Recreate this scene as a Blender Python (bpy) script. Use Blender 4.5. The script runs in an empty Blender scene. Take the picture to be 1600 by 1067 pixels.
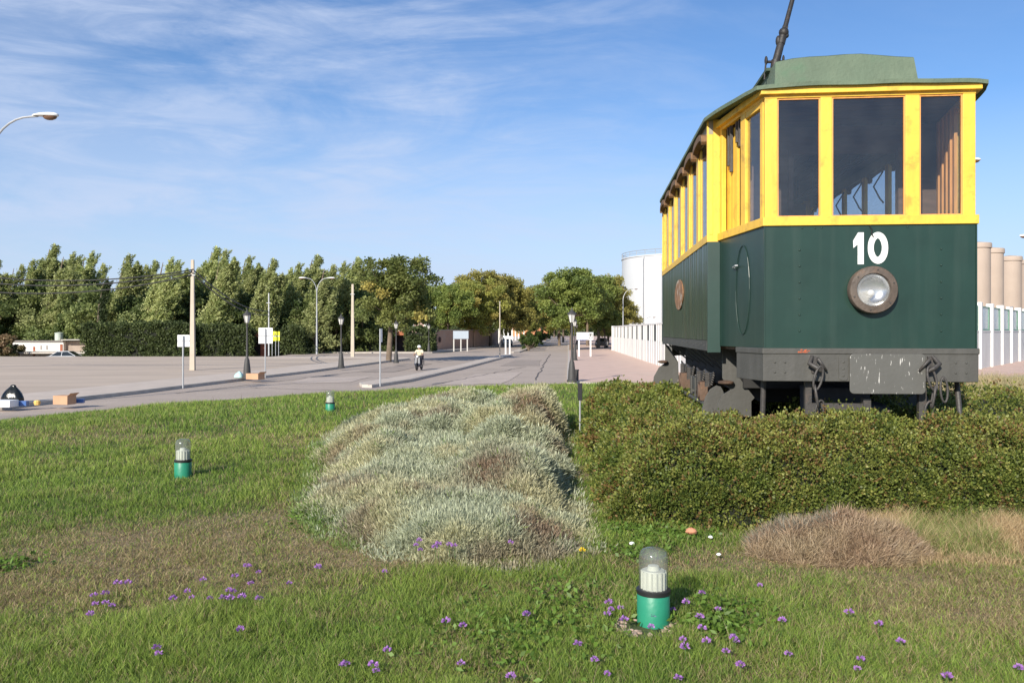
import bpy, math, random
import numpy as np
from mathutils import Vector, Matrix
R = math.radians
sc = bpy.context.scene
COL = sc.collection

# ------------------------------------------------------------------ camera, sky, sun, exposure
F = 1300.0; CZ = 2.6
cam = bpy.data.cameras.new('camera'); cam_o = bpy.data.objects.new('camera', cam); COL.objects.link(cam_o)
cam.sensor_width = 36; cam.lens = 36*F/1600; cam.shift_y = -16.5/1600
cam.clip_start = 0.05; cam.clip_end = 5000
cam_o.location = (0, 0, CZ); cam_o.rotation_euler = (R(90), 0, 0)
sc.camera = cam_o
SUN_EL = 26.0
sun_h = Vector((-0.45, -0.89)).normalized()
to_sun = Vector((sun_h.x*math.cos(R(SUN_EL)), sun_h.y*math.cos(R(SUN_EL)), math.sin(R(SUN_EL))))
sl = bpy.data.lights.new('sun', 'SUN'); sl.energy = 4.6; sl.angle = R(0.5); sl.color = (1.0, 0.93, 0.82)
so = bpy.data.objects.new('sun', sl); COL.objects.link(so)
so.rotation_euler = to_sun.to_track_quat('Z', 'Y').to_euler()
so.location = (-20, -30, 30)
W = bpy.data.worlds.new('World'); sc.world = W; W.use_nodes = True
nt = W.node_tree; N = nt.nodes; L = nt.links
N.clear()
out = N.new('ShaderNodeOutputWorld'); bg = N.new('ShaderNodeBackground'); bg.inputs[1].default_value = 0.105
sky = N.new('ShaderNodeTexSky'); sky.sky_type = 'NISHITA'; sky.sun_disc = False
sky.sun_elevation = R(SUN_EL); sky.sun_rotation = math.atan2(sun_h.x, sun_h.y)
sky.air_density = 1.0; sky.dust_density = 0.4; sky.ozone_density = 1.6
tc = N.new('ShaderNodeTexCoord'); sep = N.new('ShaderNodeSeparateXYZ'); L.new(tc.outputs['Generated'], sep.inputs[0])
def wmath(op, a, b=None, clamp=False):
    m = N.new('ShaderNodeMath'); m.operation = op; m.use_clamp = clamp
    for i, v in enumerate((a, b)):
        if v is None: continue
        if isinstance(v, (int, float)): m.inputs[i].default_value = v
        else: L.new(v, m.inputs[i])
    return m.outputs[0]
azi = wmath('ARCTAN2', sep.outputs[0], sep.outputs[1])
cmb = N.new('ShaderNodeCombineXYZ'); L.new(azi, cmb.inputs[0]); L.new(wmath('MULTIPLY', sep.outputs[2], 1.5), cmb.inputs[1])
def cloud(scale, sx, sy, rot, detail, lo, hi, off):
    mp = N.new('ShaderNodeMapping'); mp.inputs['Rotation'].default_value = (0, 0, R(rot)); mp.inputs['Scale'].default_value = (sx, sy, 1)
    mp.inputs['Location'].default_value = (off, off*0.7, 0)
    L.new(cmb.outputs[0], mp.inputs[0])
    nz = N.new('ShaderNodeTexNoise'); nz.inputs['Scale'].default_value = scale; nz.inputs['Detail'].default_value = detail
    nz.inputs['Roughness'].default_value = 0.62; nz.inputs['Distortion'].default_value = 0.9
    L.new(mp.outputs[0], nz.inputs['Vector'])
    mr = N.new('ShaderNodeMapRange'); mr.inputs['From Min'].default_value = lo; mr.inputs['From Max'].default_value = hi
    mr.interpolation_type = 'SMOOTHSTEP'; L.new(nz.outputs['Fac'], mr.inputs['Value'])
    return mr.outputs[0]
c1 = cloud(4.2, 0.6, 1.25, 17, 10, 0.38, 0.62, 3.1)          # broad soft sheets
c2 = cloud(13.0, 0.38, 1.35, 26, 10, 0.34, 0.68, 8.3)          # fine combed wisps
c3 = cloud(8.0, 0.45, 1.3, -20, 10, 0.46, 0.72, 14.2)
# more cloud towards the west (left), less to the east
az = wmath('DIVIDE', sep.outputs[0], wmath('MAXIMUM', sep.outputs[1], 0.05))
mk_ = N.new('ShaderNodeMapRange'); mk_.interpolation_type = 'SMOOTHSTEP'; mk_.inputs['From Min'].default_value = 0.38; mk_.inputs['From Max'].default_value = -0.15
mk_.inputs['To Min'].default_value = 0.08; mk_.inputs['To Max'].default_value = 1.0; L.new(az, mk_.inputs['Value'])
cl = wmath('MULTIPLY', wmath('ADD', wmath('MULTIPLY', c1, wmath('ADD', wmath('MULTIPLY', c2, 0.50), 0.32)), wmath('MULTIPLY', c3, 0.22)), wmath('MULTIPLY', mk_.outputs[0], 0.82), True)
# thin high veil near the horizon
veil = N.new('ShaderNodeMapRange'); veil.inputs['From Min'].default_value = 0.25; veil.inputs['From Max'].default_value = 0.0
veil.inputs['To Min'].default_value = 0.0; veil.inputs['To Max'].default_value = 0.90; L.new(sep.outputs[2], veil.inputs['Value'])
cl = wmath('ADD', cl, wmath('MULTIPLY', veil.outputs[0], wmath('SUBTRACT', 1.0, cl)), True)
tint = N.new('ShaderNodeMix'); tint.data_type = 'RGBA'; tint.blend_type = 'MULTIPLY'; tint.inputs[0].default_value = 1.0
L.new(sky.outputs[0], tint.inputs[6]); tint.inputs[7].default_value = (0.585, 0.78, 1.03, 1)
mx = N.new('ShaderNodeMix'); mx.data_type = 'RGBA'; L.new(cl, mx.inputs[0]); L.new(tint.outputs[2], mx.inputs[6])
mx.inputs[7].default_value = (4.3, 5.0, 6.5, 1)
L.new(mx.outputs[2], bg.inputs[0]); L.new(bg.outputs[0], out.inputs[0])
sc.view_settings.view_transform = 'Standard'; sc.view_settings.look = 'None'; sc.view_settings.gamma = 1
sc.view_settings.exposure = 0.45
try: sc.cycles.max_bounces = 6; sc.cycles.transparent_max_bounces = 12
except Exception: pass

# ------------------------------------------------------------------ helpers
def px(x, y, d): return Vector(((x-800)/F*d, d, CZ+(517-y)/F*d))       # a photo pixel at a distance, as a place
def gx(x, y, z=0.0):
    d = (CZ-z)*F/(y-517.0); return (x-800)/F*d, d
def srgb(r, g, b):
    f = lambda c: ((c/255+0.055)/1.055)**2.4 if c > 10 else c/255/12.92
    return (f(r), f(g), f(b))

MATS = {}
def mat(name, base, rough=0.6, var=0.12, scale=6.0, bump=0.0, bscale=60.0, metal=0.0, spot=None, spot_amt=0.5, spot_scale=3.0,
        spot_edge=0.08, streak=None, coord='Object', spec=0.5, coat=0.0, attr=False, objvar=0.0, trans=0.0, stretch=(1,1,1)):
    if name in MATS: return MATS[name]
    m = bpy.data.materials.new(name); m.use_nodes = True; t = m.node_tree; n = t.nodes; l = t.links
    b = n['Principled BSDF']; o = n['Material Output']
    b.inputs['Roughness'].default_value = rough; b.inputs['Metallic'].default_value = metal
    b.inputs['Specular IOR Level'].default_value = spec; b.inputs['Coat Weight'].default_value = coat
    co = n.new('ShaderNodeTexCoord')
    mp = n.new('ShaderNodeMapping'); mp.inputs['Scale'].default_value = stretch; l.new(co.outputs[coord], mp.inputs[0])
    nz = n.new('ShaderNodeTexNoise'); nz.inputs['Scale'].default_value = scale; nz.inputs['Detail'].default_value = 6
    l.new(mp.outputs[0], nz.inputs['Vector'])
    hsv = n.new('ShaderNodeHueSaturation')
    if attr:
        a = n.new('ShaderNodeAttribute'); a.attribute_name = 'Col'; l.new(a.outputs['Color'], hsv.inputs['Color'])
    else: hsv.inputs['Color'].default_value = (*base, 1)
    mr = n.new('ShaderNodeMapRange'); mr.inputs['From Min'].default_value = 0.25; mr.inputs['From Max'].default_value = 0.75
    mr.inputs['To Min'].default_value = 1-var; mr.inputs['To Max'].default_value = 1+var; l.new(nz.outputs['Fac'], mr.inputs['Value'])
    val = mr.outputs[0]
    if objvar:
        oi = n.new('ShaderNodeObjectInfo'); m2 = n.new('ShaderNodeMapRange'); m2.inputs['To Min'].default_value = 1-objvar; m2.inputs['To Max'].default_value = 1+objvar
        l.new(oi.outputs['Random'], m2.inputs['Value'])
        mm = n.new('ShaderNodeMath'); mm.operation = 'MULTIPLY'; l.new(val, mm.inputs[0]); l.new(m2.outputs[0], mm.inputs[1]); val = mm.outputs[0]
    l.new(val, hsv.inputs['Value'])
    colr = hsv.outputs[0]
    def overlay(colr, fac, c2, amt):
        q = n.new('ShaderNodeMath'); q.operation = 'MULTIPLY'; l.new(fac, q.inputs[0]); q.inputs[1].default_value = amt
        k = n.new('ShaderNodeMix'); k.data_type = 'RGBA'; l.new(q.outputs[0], k.inputs[0]); l.new(colr, k.inputs[6]); k.inputs[7].default_value = (*c2, 1)
        return k.outputs[2]
    if spot:
        z2 = n.new('ShaderNodeTexNoise'); z2.inputs['Scale'].default_value = spot_scale; z2.inputs['Detail'].default_value = 8; z2.inputs['Roughness'].default_value = 0.65
        l.new(mp.outputs[0], z2.inputs['Vector'])
        r2 = n.new('ShaderNodeMapRange'); r2.inputs['From Min'].default_value = 0.55; r2.inputs['From Max'].default_value = 0.55+spot_edge*2; l.new(z2.outputs['Fac'], r2.inputs['Value'])
        colr = overlay(colr, r2.outputs[0], spot, spot_amt)
    if streak:   # (colour, amount, scale_across, scale_down): runs of dirt down a wall
        m3 = n.new('ShaderNodeMapping'); m3.inputs['Scale'].default_value = (streak[2], streak[2], streak[3]); l.new(co.outputs[coord], m3.inputs[0])
        z3 = n.new('ShaderNodeTexNoise'); z3.inputs['Scale'].default_value = 1.0; z3.inputs['Detail'].default_value = 7; l.new(m3.outputs[0], z3.inputs['Vector'])
        r3 = n.new('ShaderNodeMapRange'); thr = streak[4] if len(streak) > 4 else 0.5; r3.inputs['From Min'].default_value = thr; r3.inputs['From Max'].default_value = thr+(0.28 if thr == 0.5 else 0.06); l.new(z3.outputs['Fac'], r3.inputs['Value'])
        colr = overlay(colr, r3.outputs[0], streak[0], streak[1])
    l.new(colr, b.inputs['Base Color'])
    if bump:
        z4 = n.new('ShaderNodeTexNoise'); z4.inputs['Scale'].default_value = bscale; z4.inputs['Detail'].default_value = 5; l.new(mp.outputs[0], z4.inputs['Vector'])
        bp = n.new('ShaderNodeBump'); bp.inputs['Strength'].default_value = bump; bp.inputs['Distance'].default_value = 0.02; l.new(z4.outputs['Fac'], bp.inputs['Height'])
        l.new(bp.outputs[0], b.inputs['Normal'])
    if trans:
        tr = n.new('ShaderNodeBsdfTranslucent'); l.new(colr, tr.inputs['Color'])
        ms = n.new('ShaderNodeMixShader'); ms.inputs[0].default_value = trans; l.new(b.outputs[0], ms.inputs[1]); l.new(tr.outputs[0], ms.inputs[2]); l.new(ms.outputs[0], o.inputs[0])
    MATS[name] = m; return m
def glass(name, tint, refl=1.0, dirt=0.0, rough=0.02):
    m = bpy.data.materials.new(name); m.use_nodes = True; t = m.node_tree; n = t.nodes; l = t.links; n.clear()
    o = n.new('ShaderNodeOutputMaterial'); tr = n.new('ShaderNodeBsdfTransparent'); tr.inputs[0].default_value = (*tint, 1)
    gl = n.new('ShaderNodeBsdfGlossy'); gl.inputs['Roughness'].default_value = rough
    fr = n.new('ShaderNodeLayerWeight'); fr.inputs[0].default_value = 0.5       # Schlick reflectance, the same from both faces
    pw = n.new('ShaderNodeMath'); pw.operation = 'POWER'; pw.inputs[1].default_value = 5; l.new(fr.outputs['Facing'], pw.inputs[0])
    mm = n.new('ShaderNodeMath'); mm.operation = 'MULTIPLY_ADD'; mm.inputs[1].default_value = 0.85*min(refl, 1); mm.inputs[2].default_value = 0.05*refl; l.new(pw.outputs[0], mm.inputs[0])
    ms = n.new('ShaderNodeMixShader'); l.new(mm.outputs[0], ms.inputs[0]); l.new(tr.outputs[0], ms.inputs[1]); l.new(gl.outputs[0], ms.inputs[2])
    last = ms.outputs[0]
    if dirt:
        df = n.new('ShaderNodeBsdfDiffuse'); df.inputs[0].default_value = (0.5, 0.5, 0.48, 1)
        co = n.new('ShaderNodeTexCoord'); z = n.new('ShaderNodeTexNoise'); z.inputs['Scale'].default_value = 3; z.inputs['Detail'].default_value = 8; l.new(co.outputs['Object'], z.inputs[0])
        r_ = n.new('ShaderNodeMapRange'); r_.inputs['From Min'].default_value = 0.35; r_.inputs['From Max'].default_value = 0.8; r_.inputs['To Max'].default_value = dirt*2; r_.inputs['To Min'].default_value = dirt*0.4
        l.new(z.outputs['Fac'], r_.inputs['Value'])
        m2 = n.new('ShaderNodeMixShader'); l.new(r_.outputs[0], m2.inputs[0]); l.new(last, m2.inputs[1]); l.new(df.outputs[0], m2.inputs[2]); last = m2.outputs[0]
    l.new(last, o.inputs[0]); MATS[name] = m; return m

def link(name, me, m=None, parent=None, loc=None):
    o = bpy.data.objects.new(name, me); COL.objects.link(o)
    if m is not None: me.materials.append(m)
    if parent is not None: o.parent = parent
    if loc is not None: o.location = loc
    return o
def tag(o, label=None, cat=None, group=None, kind=None):
    if label: o['label'] = label
    if cat: o['category'] = cat
    if group: o['group'] = group
    if kind: o['kind'] = kind
    return o
def empty(name, loc, label, cat, rz=0.0, group=None):
    o = bpy.data.objects.new(name, None); COL.objects.link(o); o.location = loc; o.rotation_euler = (0, 0, rz); o.empty_display_size = 0.2
    return tag(o, label, cat, group)
KIDS = {}
def copy_tree(o, loc=None, rz=None, scale=None, label=None, group=None, parent=None):
    c = o.copy(); COL.objects.link(c)
    if parent is not None: c.parent = parent
    if loc is not None: c.location = loc
    if rz is not None: c.rotation_euler = (0, 0, rz)
    if scale is not None: c.scale = scale
    if label: c['label'] = label
    if group: c['group'] = group
    for ch in [k for k in COL.objects if k.parent is o]: copy_tree(ch, parent=c)
    return c
class MB:
    def __init__(s): s.v = []; s.f = []
    def add(s, vs, fs):
        k = len(s.v); s.v += [tuple(v) for v in vs]; s.f += [tuple(i+k for i in f) for f in fs]; return s
    def box(s, x0, x1, y0, y1, z0, z1):
        return s.add([(x0,y0,z0),(x1,y0,z0),(x1,y1,z0),(x0,y1,z0),(x0,y0,z1),(x1,y0,z1),(x1,y1,z1),(x0,y1,z1)],
                     [(0,3,2,1),(4,5,6,7),(0,1,5,4),(1,2,6,5),(2,3,7,6),(3,0,4,7)])
    def wall(s, p, q, t, z0, z1):      # vertical slab between two plan points, thickness t to the left of p->q
        p = Vector(p); q = Vector(q); d = (q-p).normalized(); n = Vector((-d.y, d.x))*t
        return s.prism([p, q, q+n, p+n], z0, z1)
    def prism(s, poly, z0, z1):
        n = len(poly); a = sum(poly[i][0]*poly[(i+1) % n][1]-poly[(i+1) % n][0]*poly[i][1] for i in range(n))
        P = list(poly) if a > 0 else list(poly)[::-1]
        vs = [(p[0], p[1], z0) for p in P]+[(p[0], p[1], z1) for p in P]
        return s.add(vs, [tuple(range(n))[::-1], tuple(range(n, 2*n))]+[(i, (i+1) % n, n+(i+1) % n, n+i) for i in range(n)])
    def plate(s, poly, y0, y1):        # polygon in x,z extruded along y
        n = len(poly); a = sum(poly[i][0]*poly[(i+1) % n][1]-poly[(i+1) % n][0]*poly[i][1] for i in range(n))
        P = list(poly) if a > 0 else list(poly)[::-1]
        vs = [(p[0], y0, p[1]) for p in P]+[(p[0], y1, p[1]) for p in P]
        return s.add(vs, [tuple(range(n)), tuple(range(n, 2*n))[::-1]]+[((i+1) % n, i, n+i, n+(i+1) % n) for i in range(n)])
    def sideplate(s, poly, x0, x1):    # polygon in y,z extruded along x
        n = len(poly); a = sum(poly[i][0]*poly[(i+1) % n][1]-poly[(i+1) % n][0]*poly[i][1] for i in range(n))
        P = list(poly) if a > 0 else list(poly)[::-1]
        vs = [(x0, p[0], p[1]) for p in P]+[(x1, p[0], p[1]) for p in P]
        return s.add(vs, [tuple(range(n))[::-1], tuple(range(n, 2*n))]+[(i, (i+1) % n, n+(i+1) % n, n+i) for i in range(n)])
    def ring(s, outer, t, z0, z1):     # mitred open wall following a plan polyline (interior to its left)
        P = [Vector(p) for p in outer]; n = len(P); I = []
        for i in range(n):
            d0 = (P[i]-P[i-1]).normalized() if i > 0 else (P[1]-P[0]).normalized()
            d1 = (P[i+1]-P[i]).normalized() if i < n-1 else d0
            n0 = Vector((-d0.y, d0.x)); n1 = Vector((-d1.y, d1.x)); b = (n0+n1).normalized(); I.append(P[i]+b*(t/max(0.3, b.dot(n0))))
        vs = [(p.x, p.y, z) for z in (z0, z1) for p in P]+[(p.x, p.y, z) for z in (z0, z1) for p in I]; fs = []
        for i in range(n-1):
            a, b, c, d = i, i+1, n+i+1, n+i; e, f, g, h = 2*n+i, 2*n+i+1, 3*n+i+1, 3*n+i
            fs += [(a, b, c, d), (f, e, h, g), (d, c, g, h), (b, a, e, f)]
        fs += [(0, n, 3*n, 2*n), (n-1, 3*n-1, 4*n-1, 2*n-1)]
        return s.add(vs, fs)
    def tube(s, pts, r, n=8, cap=True):
        P = [Vector(p) for p in pts]; m = len(P); rr = r if hasattr(r, '__len__') else [r]*m
        vs = []; up = None
        for i in range(m):
            d = (P[min(i+1, m-1)]-P[max(i-1, 0)]).normalized()
            if up is None: up = Vector((0, 0, 1)) if abs(d.z) < 0.9 else Vector((1, 0, 0))
            a = d.cross(up).normalized(); b = a.cross(d).normalized(); up = b
            for k in range(n):
                an = 2*math.pi*k/n; vs.append(P[i]+a*(math.cos(an)*rr[i])+b*(math.sin(an)*rr[i]))
        fs = [(i*n+k, i*n+(k+1) % n, (i+1)*n+(k+1) % n, (i+1)*n+k) for i in range(m-1) for k in range(n)]
        if cap: fs += [tuple(range(n))[::-1], tuple(range((m-1)*n, m*n))]
        return s.add(vs, fs)
    def lathe(s, prof, n=24, c=(0, 0, 0), axis='z', cap=True):
        vs = []
        for (r, h) in prof:
            for k in range(n):
                a = 2*math.pi*k/n; x, y = r*math.cos(a), r*math.sin(a)
                vs.append((c[0]+x, c[1]+y, c[2]+h) if axis == 'z' else ((c[0]+x, c[1]-h, c[2]+y) if axis == 'y' else (c[0]+h, c[1]+x, c[2]+y)))
        m = len(prof)
        fs = [(i*n+k, i*n+(k+1) % n, (i+1)*n+(k+1) % n, (i+1)*n+k) for i in range(m-1) for k in range(n)]
        if cap: fs += [tuple(range(n))[::-1], tuple(range((m-1)*n, m*n))]
        return s.add(vs, fs)
    def ellipsoid(s, c, r, n=12, m=8):
        return s.lathe([(max(1e-4, math.cos(-math.pi/2+math.pi*i/m)), math.sin(-math.pi/2+math.pi*i/m)) for i in range(m+1)], n)._scale_last(c, r, n*(m+1))
    def _scale_last(s, c, r, k):
        for i in range(len(s.v)-k, len(s.v)): v = s.v[i]; s.v[i] = (c[0]+v[0]*r[0], c[1]+v[1]*r[1], c[2]+v[2]*r[2])
        return s
    def chainlink(s, c, a, b, r, rot):     # oval ring, rot = Matrix
        vs = []; n = 18; k = 6
        for i in range(n):
            t = 2*math.pi*i/n; p = Vector((a*math.cos(t), 0, b*math.sin(t))); q = Vector((math.cos(t), 0, math.sin(t)))
            for j in range(k):
                u = 2*math.pi*j/k; vs.append(Vector(c)+rot @ (p+q*(r*math.cos(u))+Vector((0, r*math.sin(u), 0))))
        return s.add(vs, [(i*k+j, ((i+1) % n)*k+j, ((i+1) % n)*k+(j+1) % k, i*k+(j+1) % k) for i in range(n) for j in range(k)])
    def xf(s, fn): s.v = [tuple(fn(*v)) for v in s.v]; return s
    def build(s, name, m, parent=None, smooth=False, loc=None, bevel=0.0):
        me = bpy.data.meshes.new(name); me.from_pydata(s.v, [], s.f); me.update()
        o = link(name, me, m, parent, loc)
        if smooth:
            me.polygons.foreach_set('use_smooth', [True]*len(me.polygons))
            if smooth != 'all':
                try: me.set_sharp_from_angle(angle=R(40))
                except Exception: pass
        if bevel:
            b = o.modifiers.new('bevel', 'BEVEL'); b.width = bevel; b.segments = 2; b.limit_method = 'ANGLE'
        return o
def tri_mesh(name, V, T, C=None, m=None, parent=None, quads=False, smooth=False, loc=None):
    me = bpy.data.meshes.new(name); k = 4 if quads else 3
    V = np.asarray(V, np.float32); T = np.asarray(T, np.int32)
    me.vertices.add(len(V)); me.vertices.foreach_set('co', V.ravel())
    me.loops.add(len(T)*k); me.loops.foreach_set('vertex_index', T.ravel())
    me.polygons.add(len(T)); me.polygons.foreach_set('loop_start', np.arange(0, len(T)*k, k, dtype=np.int32))
    me.update(calc_edges=True)
    if C is not None:
        a = me.color_attributes.new('Col', 'FLOAT_COLOR', 'POINT')
        c4 = np.ones((len(V), 4), np.float32); c4[:, :3] = C; a.data.foreach_set('color', c4.ravel())
    if smooth: me.polygons.foreach_set('use_smooth', [True]*len(T))
    return link(name, me, m, parent, loc)
rs = np.random.RandomState(7)
_G = {}
def vnoise(x, y, sc_, seed=0):                    # cheap smooth value noise, 0..1
    if seed not in _G: _G[seed] = np.random.RandomState(100+seed).rand(256, 256)
    g = _G[seed]; x = np.asarray(x, float)/sc_+1000.3*seed; y = np.asarray(y, float)/sc_+517.7
    xi = np.floor(x).astype(int); yi = np.floor(y).astype(int); fx = x-xi; fy = y-yi; fx = fx*fx*(3-2*fx); fy = fy*fy*(3-2*fy)
    a = g[xi % 256, yi % 256]; b = g[(xi+1) % 256, yi % 256]; c = g[xi % 256, (yi+1) % 256]; d = g[(xi+1) % 256, (yi+1) % 256]
    return (a*(1-fx)+b*fx)*(1-fy)+(c*(1-fx)+d*fx)*fy
def fbm(x, y, s, seed=0): return 0.5*vnoise(x, y, s, seed)+0.3*vnoise(x, y, s/2.1, seed+1)+0.2*vnoise(x, y, s/4.3, seed+2)
def sst(a, b, x): t = np.clip((np.asarray(x, float)-a)/(b-a), 0, 1); return t*t*(3-2*t)

# ------------------------------------------------------------------ materials
asphalt = mat('asphalt', (0.41, 0.335, 0.275), 0.9, 0.10, 0.35, 0.3, 90, spot=(0.50, 0.41, 0.345), spot_amt=0.6, spot_scale=0.12, spot_edge=0.1)
plazam = mat('plaza_asphalt', (0.49, 0.395, 0.31), 0.95, 0.14, 0.25, 0.2, 60, spot=(0.38, 0.32, 0.265), spot_amt=0.6, spot_scale=0.06, spot_edge=0.08, stretch=(0.5, 1.6, 1))
pavem = mat('paving', (0.54, 0.455, 0.38), 0.9, 0.10, 1.2, 0.2, 60, spot=(0.46, 0.385, 0.32), spot_amt=0.5, spot_scale=0.5)
pinkm = mat('pink_paving', (0.60, 0.43, 0.35), 0.9, 0.10, 1.0, 0.2, 60, spot=(0.56, 0.45, 0.37), spot_amt=0.7, spot_scale=0.3)
kerbm = mat('kerb_concrete', (0.50, 0.45, 0.39), 0.9, 0.15, 2.0, 0.3, 50)
earthm = mat('earth', (0.26, 0.21, 0.155), 0.95, 0.2, 0.1, 0.3, 4, spot=(0.13, 0.15, 0.06), spot_amt=0.8, spot_scale=0.08)
soilm = mat('lawn_soil', (0.1, 0.1, 0.1), 0.95, 0.25, 9.0, 0.8, 40, attr=True)
grassm = mat('grass_blade', (0, 0, 0), 0.6, 0.0, 1, attr=True, trans=0.45, spec=0.3)
leafm = mat('leaf', (0, 0, 0), 0.55, 0.0, 1, attr=True, trans=0.42, spec=0.35, objvar=0.16)
leafnear = mat('near_leaf', (0, 0, 0), 0.5, 0.0, 1, attr=True, trans=0.35, spec=0.4)
barkm = mat('bark', (0.16, 0.12, 0.085), 0.9, 0.3, 3, 0.8, 20)
twigm = mat('twig', (0.075, 0.055, 0.035), 0.95, 0.3, 20)
yellow = mat('yellow_paint', srgb(238, 190, 70), 0.5, 0.07, 5, 0.15, 25, spot=srgb(150, 110, 55), spot_amt=0.5, spot_scale=4.5, spot_edge=0.06, streak=(srgb(205, 155, 60), 0.35, 14, 1.2))
green = mat('green_paint', (0.013, 0.039, 0.029), 0.36, 0.18, 2.5, 0.05, 8, spot=(0.022, 0.050, 0.038), spot_amt=0.5, spot_scale=2.2, spot_edge=0.12, streak=((0.040, 0.066, 0.052), 0.45, 8, 0.5))
greenside = mat('weathered_green_boards', (0.030, 0.052, 0.030), 0.32, 0.35, 3.0, 0.15, 10, streak=((0.10, 0.085, 0.045), 0.6, 12, 0.6), stretch=(1, 3, 1))
grey = mat('grey_paint', (0.072, 0.070, 0.062), 0.6, 0.10, 4, 0.15, 30, spot=(0.055, 0.05, 0.042), spot_amt=0.5, spot_scale=3.5, streak=((0.11, 0.105, 0.095), 0.5, 10, 1.0))
greyplate = mat('stained_grey_plate', (0.10, 0.098, 0.088), 0.55, 0.08, 4, 0.1, 30, streak=((0.62, 0.60, 0.56), 0.85, 55, 11, 0.635))
darkm = mat('dark_underframe', (0.022, 0.021, 0.02), 0.8, 0.3, 6)
rimm = mat('dull_brass', (0.095, 0.072, 0.056), 0.6, 0.3, 9, 0.3, 40, spot=(0.20, 0.115, 0.07), spot_amt=0.6, spot_scale=7)
hedgecore = mat('hedge_branches', (0.012, 0.014, 0.008), 0.95, 0.4, 3)
slotm = mat('slot_panel', (0.09, 0.10, 0.10), 0.7, 0.2, 2)
rust = mat('rusty_iron', (0.12, 0.075, 0.05), 0.8, 0.35, 8, 0.4, 40, spot=(0.22, 0.10, 0.05), spot_amt=0.7, spot_scale=9)
ironblack = mat('black_iron', (0.025, 0.023, 0.022), 0.55, 0.3, 12, 0.2, 50, spot=(0.09, 0.055, 0.04), spot_amt=0.5, spot_scale=14)
iron = mat('dark_iron', (0.055, 0.05, 0.046), 0.55, 0.3, 12, 0.2, 50, spot=(0.13, 0.09, 0.065), spot_amt=0.5, spot_scale=14)
feltm = mat('roof_felt', (0.115, 0.155, 0.105), 0.85, 0.12, 4, 0.5, 30, spot=(0.07, 0.15, 0.085), spot_amt=0.7, spot_scale=2.0, spot_edge=0.1, streak=((0.2, 0.24, 0.16), 0.5, 4, 1.5))
letterm = mat('grey_letterboard', (0.34, 0.30, 0.23), 0.8, 0.12, 5)
hoodm = mat('brown_hood', (0.17, 0.095, 0.045), 0.75, 0.4, 9, 0.3, 30)
woodm = mat('varnished_wood', (0.78, 0.36, 0.10), 0.4, 0.2, 6, stretch=(5, 5, 0.6))
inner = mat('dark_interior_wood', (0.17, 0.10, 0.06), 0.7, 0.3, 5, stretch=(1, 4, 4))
numeralm = mat('numeral_white', (0.80, 0.80, 0.77), 0.55, 0.08, 20, spot=(0.45, 0.48, 0.44), spot_amt=0.6, spot_scale=22, spot_edge=0.04)
whitep = mat('white_paint', (0.82, 0.82, 0.80), 0.5, 0.04, 4)
lampgl = glass('bollard_glass', (0.78, 0.80, 0.74), 1.3, 0.17, 0.06)
tramgl = glass('tram_glass', (0.86, 0.88, 0.90), 1.0, 0.014)
lensgl = glass('lens_glass', (0.9, 0.9, 0.9), 1.4, 0.10)
teal = mat('teal_paint', (0.022, 0.235, 0.135), 0.45, 0.12, 8, 0.1, 30, spot=(0.05, 0.28, 0.17), spot_amt=0.5, spot_scale=6)
black = mat('black_rubber', (0.018, 0.018, 0.018), 0.5, 0.2, 8)
wwall = mat('white_wall', (0.66, 0.645, 0.615), 0.85, 0.05, 0.7, streak=((0.5, 0.47, 0.42), 0.4, 1.5, 0.3))
wpier = mat('white_pier', (0.70, 0.69, 0.665), 0.8, 0.04, 1)
concrete = mat('pole_concrete', (0.50, 0.43, 0.34), 0.85, 0.1, 1.5, 0.3, 20)
silom = mat('silo_concrete', (0.42, 0.335, 0.27), 0.9, 0.08, 0.3, 0.1, 3, streak=((0.33, 0.25, 0.20), 0.5, 0.5, 0.08))
tankm = mat('tank_steel', (0.60, 0.61, 0.62), 0.5, 0.05, 0.2, metal=0.0, streak=((0.5, 0.49, 0.47), 0.4, 0.8, 0.05))
galv = mat('galvanised_steel', (0.40, 0.41, 0.42), 0.5, 0.1, 3, metal=0.3)
lanternm = mat('cast_iron', (0.05, 0.048, 0.045), 0.6, 0.15, 6)
frost = mat('frosted_lantern', (0.62, 0.60, 0.55), 0.3, 0.05, 3)
amber = mat('amber_lens', (0.16, 0.085, 0.05), 0.25, 0.2, 6)
brickm = mat('red_brick', (0.30, 0.10, 0.055), 0.9, 0.2, 3)
pinkwall = mat('pink_brick_wall', (0.42, 0.27, 0.20), 0.9, 0.12, 0.6, spot=(0.36, 0.30, 0.24), spot_amt=0.6, spot_scale=0.3)
orangem = mat('orange_brick', (0.62, 0.27, 0.13), 0.9, 0.08, 0.5)
cardm = mat('cardboard', (0.50, 0.30, 0.18), 0.85, 0.1, 3)
bagm = mat('black_plastic', (0.012, 0.014, 0.013), 0.22, 0.3, 6, 0.6, 12)
bluep = mat('blue_plastic', (0.05, 0.13, 0.36), 0.4, 0.2, 6)
cyanb = mat('pale_cyan_plastic', (0.42, 0.62, 0.60), 0.35, 0.2, 9, 0.5, 14)
yellowsign = mat('yellow_sign', (0.80, 0.80, 0.02), 0.5, 0.05, 4)
carwhite = mat('white_car_paint', (0.62, 0.64, 0.66), 0.25, 0.03, 2, coat=0.6)
cardark = mat('dark_car_paint', (0.02, 0.025, 0.04), 0.25, 0.03, 2, coat=0.6)
carglass = mat('car_glass', (0.02, 0.025, 0.03), 0.08, 0.05, 2)
skin = mat('skin', (0.42, 0.24, 0.16), 0.6, 0.05, 5)
cream = mat('cream_cloth', (0.66, 0.60, 0.42), 0.85, 0.08, 8)
navy = mat('dark_cloth', (0.03, 0.03, 0.04), 0.85, 0.2, 8)
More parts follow.
